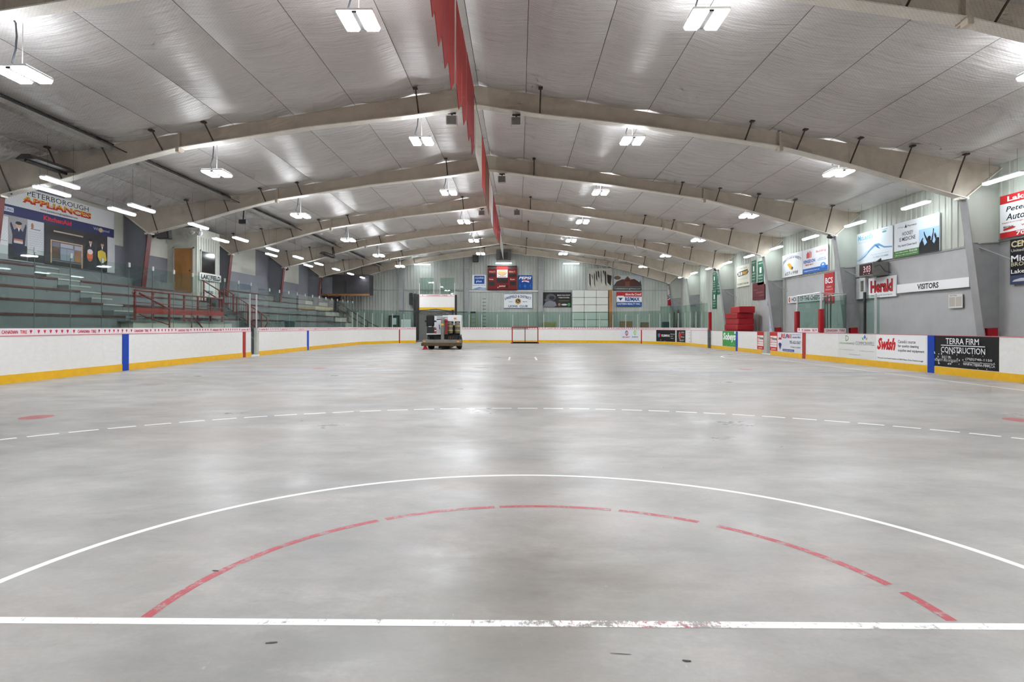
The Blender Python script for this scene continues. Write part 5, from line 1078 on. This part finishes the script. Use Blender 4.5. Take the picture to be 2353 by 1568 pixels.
# banners along the ridge line
bx = -1.25
def pennant(y0, y1, zt, zb, tips, m, lab, name='pennant', items=None, group='banners under the ridge'):
    t = thing(name, lab, 'banner', (bx, (y0+y1)/2, zt), group)
    pts = [(bx, y0, zt), (bx, y1, zt)]
    n = tips
    for k in range(n):
        a = y1+(y0-y1)*(k)/n; c = y1+(y0-y1)*(k+1)/n
        if k == 0: pts.append((bx, a, zb+.35))
        pts.append((bx, (a+c)/2+random.uniform(-.1,.1), zb)); pts.append((bx, c, zb+.35))
    b = B(); b.prism(pts, (.012, 0, 0)); b.bm.transform(Matrix.Translation((random.uniform(-.03,.03),0,0))); c_ = part('cloth', b, m, t)
    b = B(); b.tube([(bx, y0, zt), (bx, y1, zt)], .015, 5); part('hem_rod', b, M_alu, t)
    return t
M_rb = paint('banner_red', (166,32,24), .7, 0, .06, 3, (1,1,.2)); M_rb2 = paint('banner_crimson', (158,28,32), .7, 0, .06, 3, (1,1,.2))
Ys = [7.2, 8.35, 9.25, 10.25, 11.3, 12.4, 13.55, 14.75, 17.2]
for i in range(8):
    pennant(Ys[i]+.04, Ys[i+1]-.04, 7.76, 5.62+.03*i, 2 if i == 7 else 1, M_rb2 if i in (3, 7) else M_rb, '%s from the camera of the pointed red pennants along the ridge' % ORD[i] if i < 7 else 'widest red pennant with two points, last of the pointed ones', 'pennant', group='pointed red pennants')
def flatb(y0, y1, zt, zb, col, lab, items=None):
    t = sign('ridge_banner', lab, 'banner', Matrix(((0,0,-1,bx),(-1,0,0,y1),(0,1,0,zb),(0,0,0,1))), y1-y0, zt-zb, col, items or [], th=.01, bgname='cloth')
flatb(18.2, 21.2, 7.76, 6.28, (214,206,196), 'plain white cloth banner hanging behind the red pennants')
flatb(21.4, 23.4, 7.76, 6.1, (196,52,42), 'plain red banner directly behind the white cloth one')
flatb(23.6, 26.6, 7.76, 6.0, (120,70,40), 'brown and orange banner in the ridge row', [('r', .1, .2, .4, .8, (60,44,34)), ('r', .6, .1, .9, .9, (160,40,36))])
flatb(26.8, 28.6, 7.76, 6.35, (222,196,188), 'pale pink banner in the ridge row')
flatb(28.8, 30.4, 7.76, 6.1, (226,224,222), 'narrow white banner near the middle of ridge row')
for i in range(4):
    flatb(30.8+2.9*i, 33.5+2.9*i, 7.76, 6.1+.2*i, (176,36,42), '%s of the red lettered banners beyond the white ones' % ['first', 'second', 'third', 'fourth'][i], [('r', .1, .75, .9, .82, (220,190,190)), ('r', .1, .5, .9, .56, (220,190,190)), ('r', .2, .3, .8, .35, (220,190,190))])
flatb(43, 46.5, 7.76, 6.75, (214,218,214), 'first of two white banners at the far end of ridge row')
flatb(47, 51, 7.76, 6.75, (220,224,220), 'last white banner above the scoreboard', [('r', .3, .3, .7, .5, (70,80,110))])

b = B(); b.tube([(bx, 6.8, 7.775), (bx, 52, 7.775)], .012, 5)
for Y in FR[1:-1]: b.tube([(bx, Y, 7.775), (bx, Y, 7.83)], .02, 5)
single('banner_cable', b, M_cable, 'steel cable under the ridge that carries the row of banners', 'cable')
# ---------------------------------------------------------------- netting
b = B()
t = thing('safety_net', 'fine netting curtain hung above the left glass in front of the stands', 'net', (XL, 27, 3.2))
zt, zb = 6.45, 3.15; y0, y1 = 6.0, 48.0; st_ = .075; h = zt-zb
y = y0-h
while y < y1:
    for s in (1, -1):
        a, c = (y, y+h) if s == 1 else (y+h, y)
        b.tube([(XL-.02, a, zb), (XL-.02, c, zt)], .0007, 3, False)
    y += st_
part('net_mesh', b, M_net, t, kind='stuff')
b = B(); b.tube([(XL-.02, y0, zt), (XL-.02, 54, zt)], .018, 5); part('net_cable', b, M_cable, t)
b = B(); 
def zbot(x):
    xr = x if x >= RX else mirror(x)
    for (x0, z0), (x1, z1) in zip(BOT, BOT[1:]):
        if x0 <= xr <= x1: return z0+(z1-z0)*(xr-x0)/(x1-x0)
    return 5.1
t = thing('overhead_net', 'fine netting stretched below the roof frames near the camera', 'net', (0, 15, 6.5))
st_ = .055; y0, y1 = 6.0, 26.0
def net_half(brk, cut):
    xa, xb = brk[0], brk[-1]; b = B(); k = y0-(xb-xa)
    while k < y1:
        for s in (1, -1):
            f = (lambda x: k+(x-xa)) if s == 1 else (lambda x: k+(xb-x))
            for p, q in zip(brk, brk[1:]):
                lo, hi = sorted((xa+(y0-k), xa+(y1-k))) if s == 1 else sorted((xb-(y0-k), xb-(y1-k)))
                pp, qq = max(p, lo), min(q, hi)
                if qq-pp < .01: continue
                b.tube([(pp, f(pp), zbot(pp)-.06), (qq, f(qq), zbot(qq)-.06)], .0006, 3, False)
        k += st_*1.4
    part('net_mesh', b, M_net, t, kind='stuff')
net_half([mirror(11.1), mirror(9.4), mirror(7.6), mirror(3.75), RX-.35], 0)
net_half([RX+.35, 3.75, 7.6, 9.4, 11.1], 0)
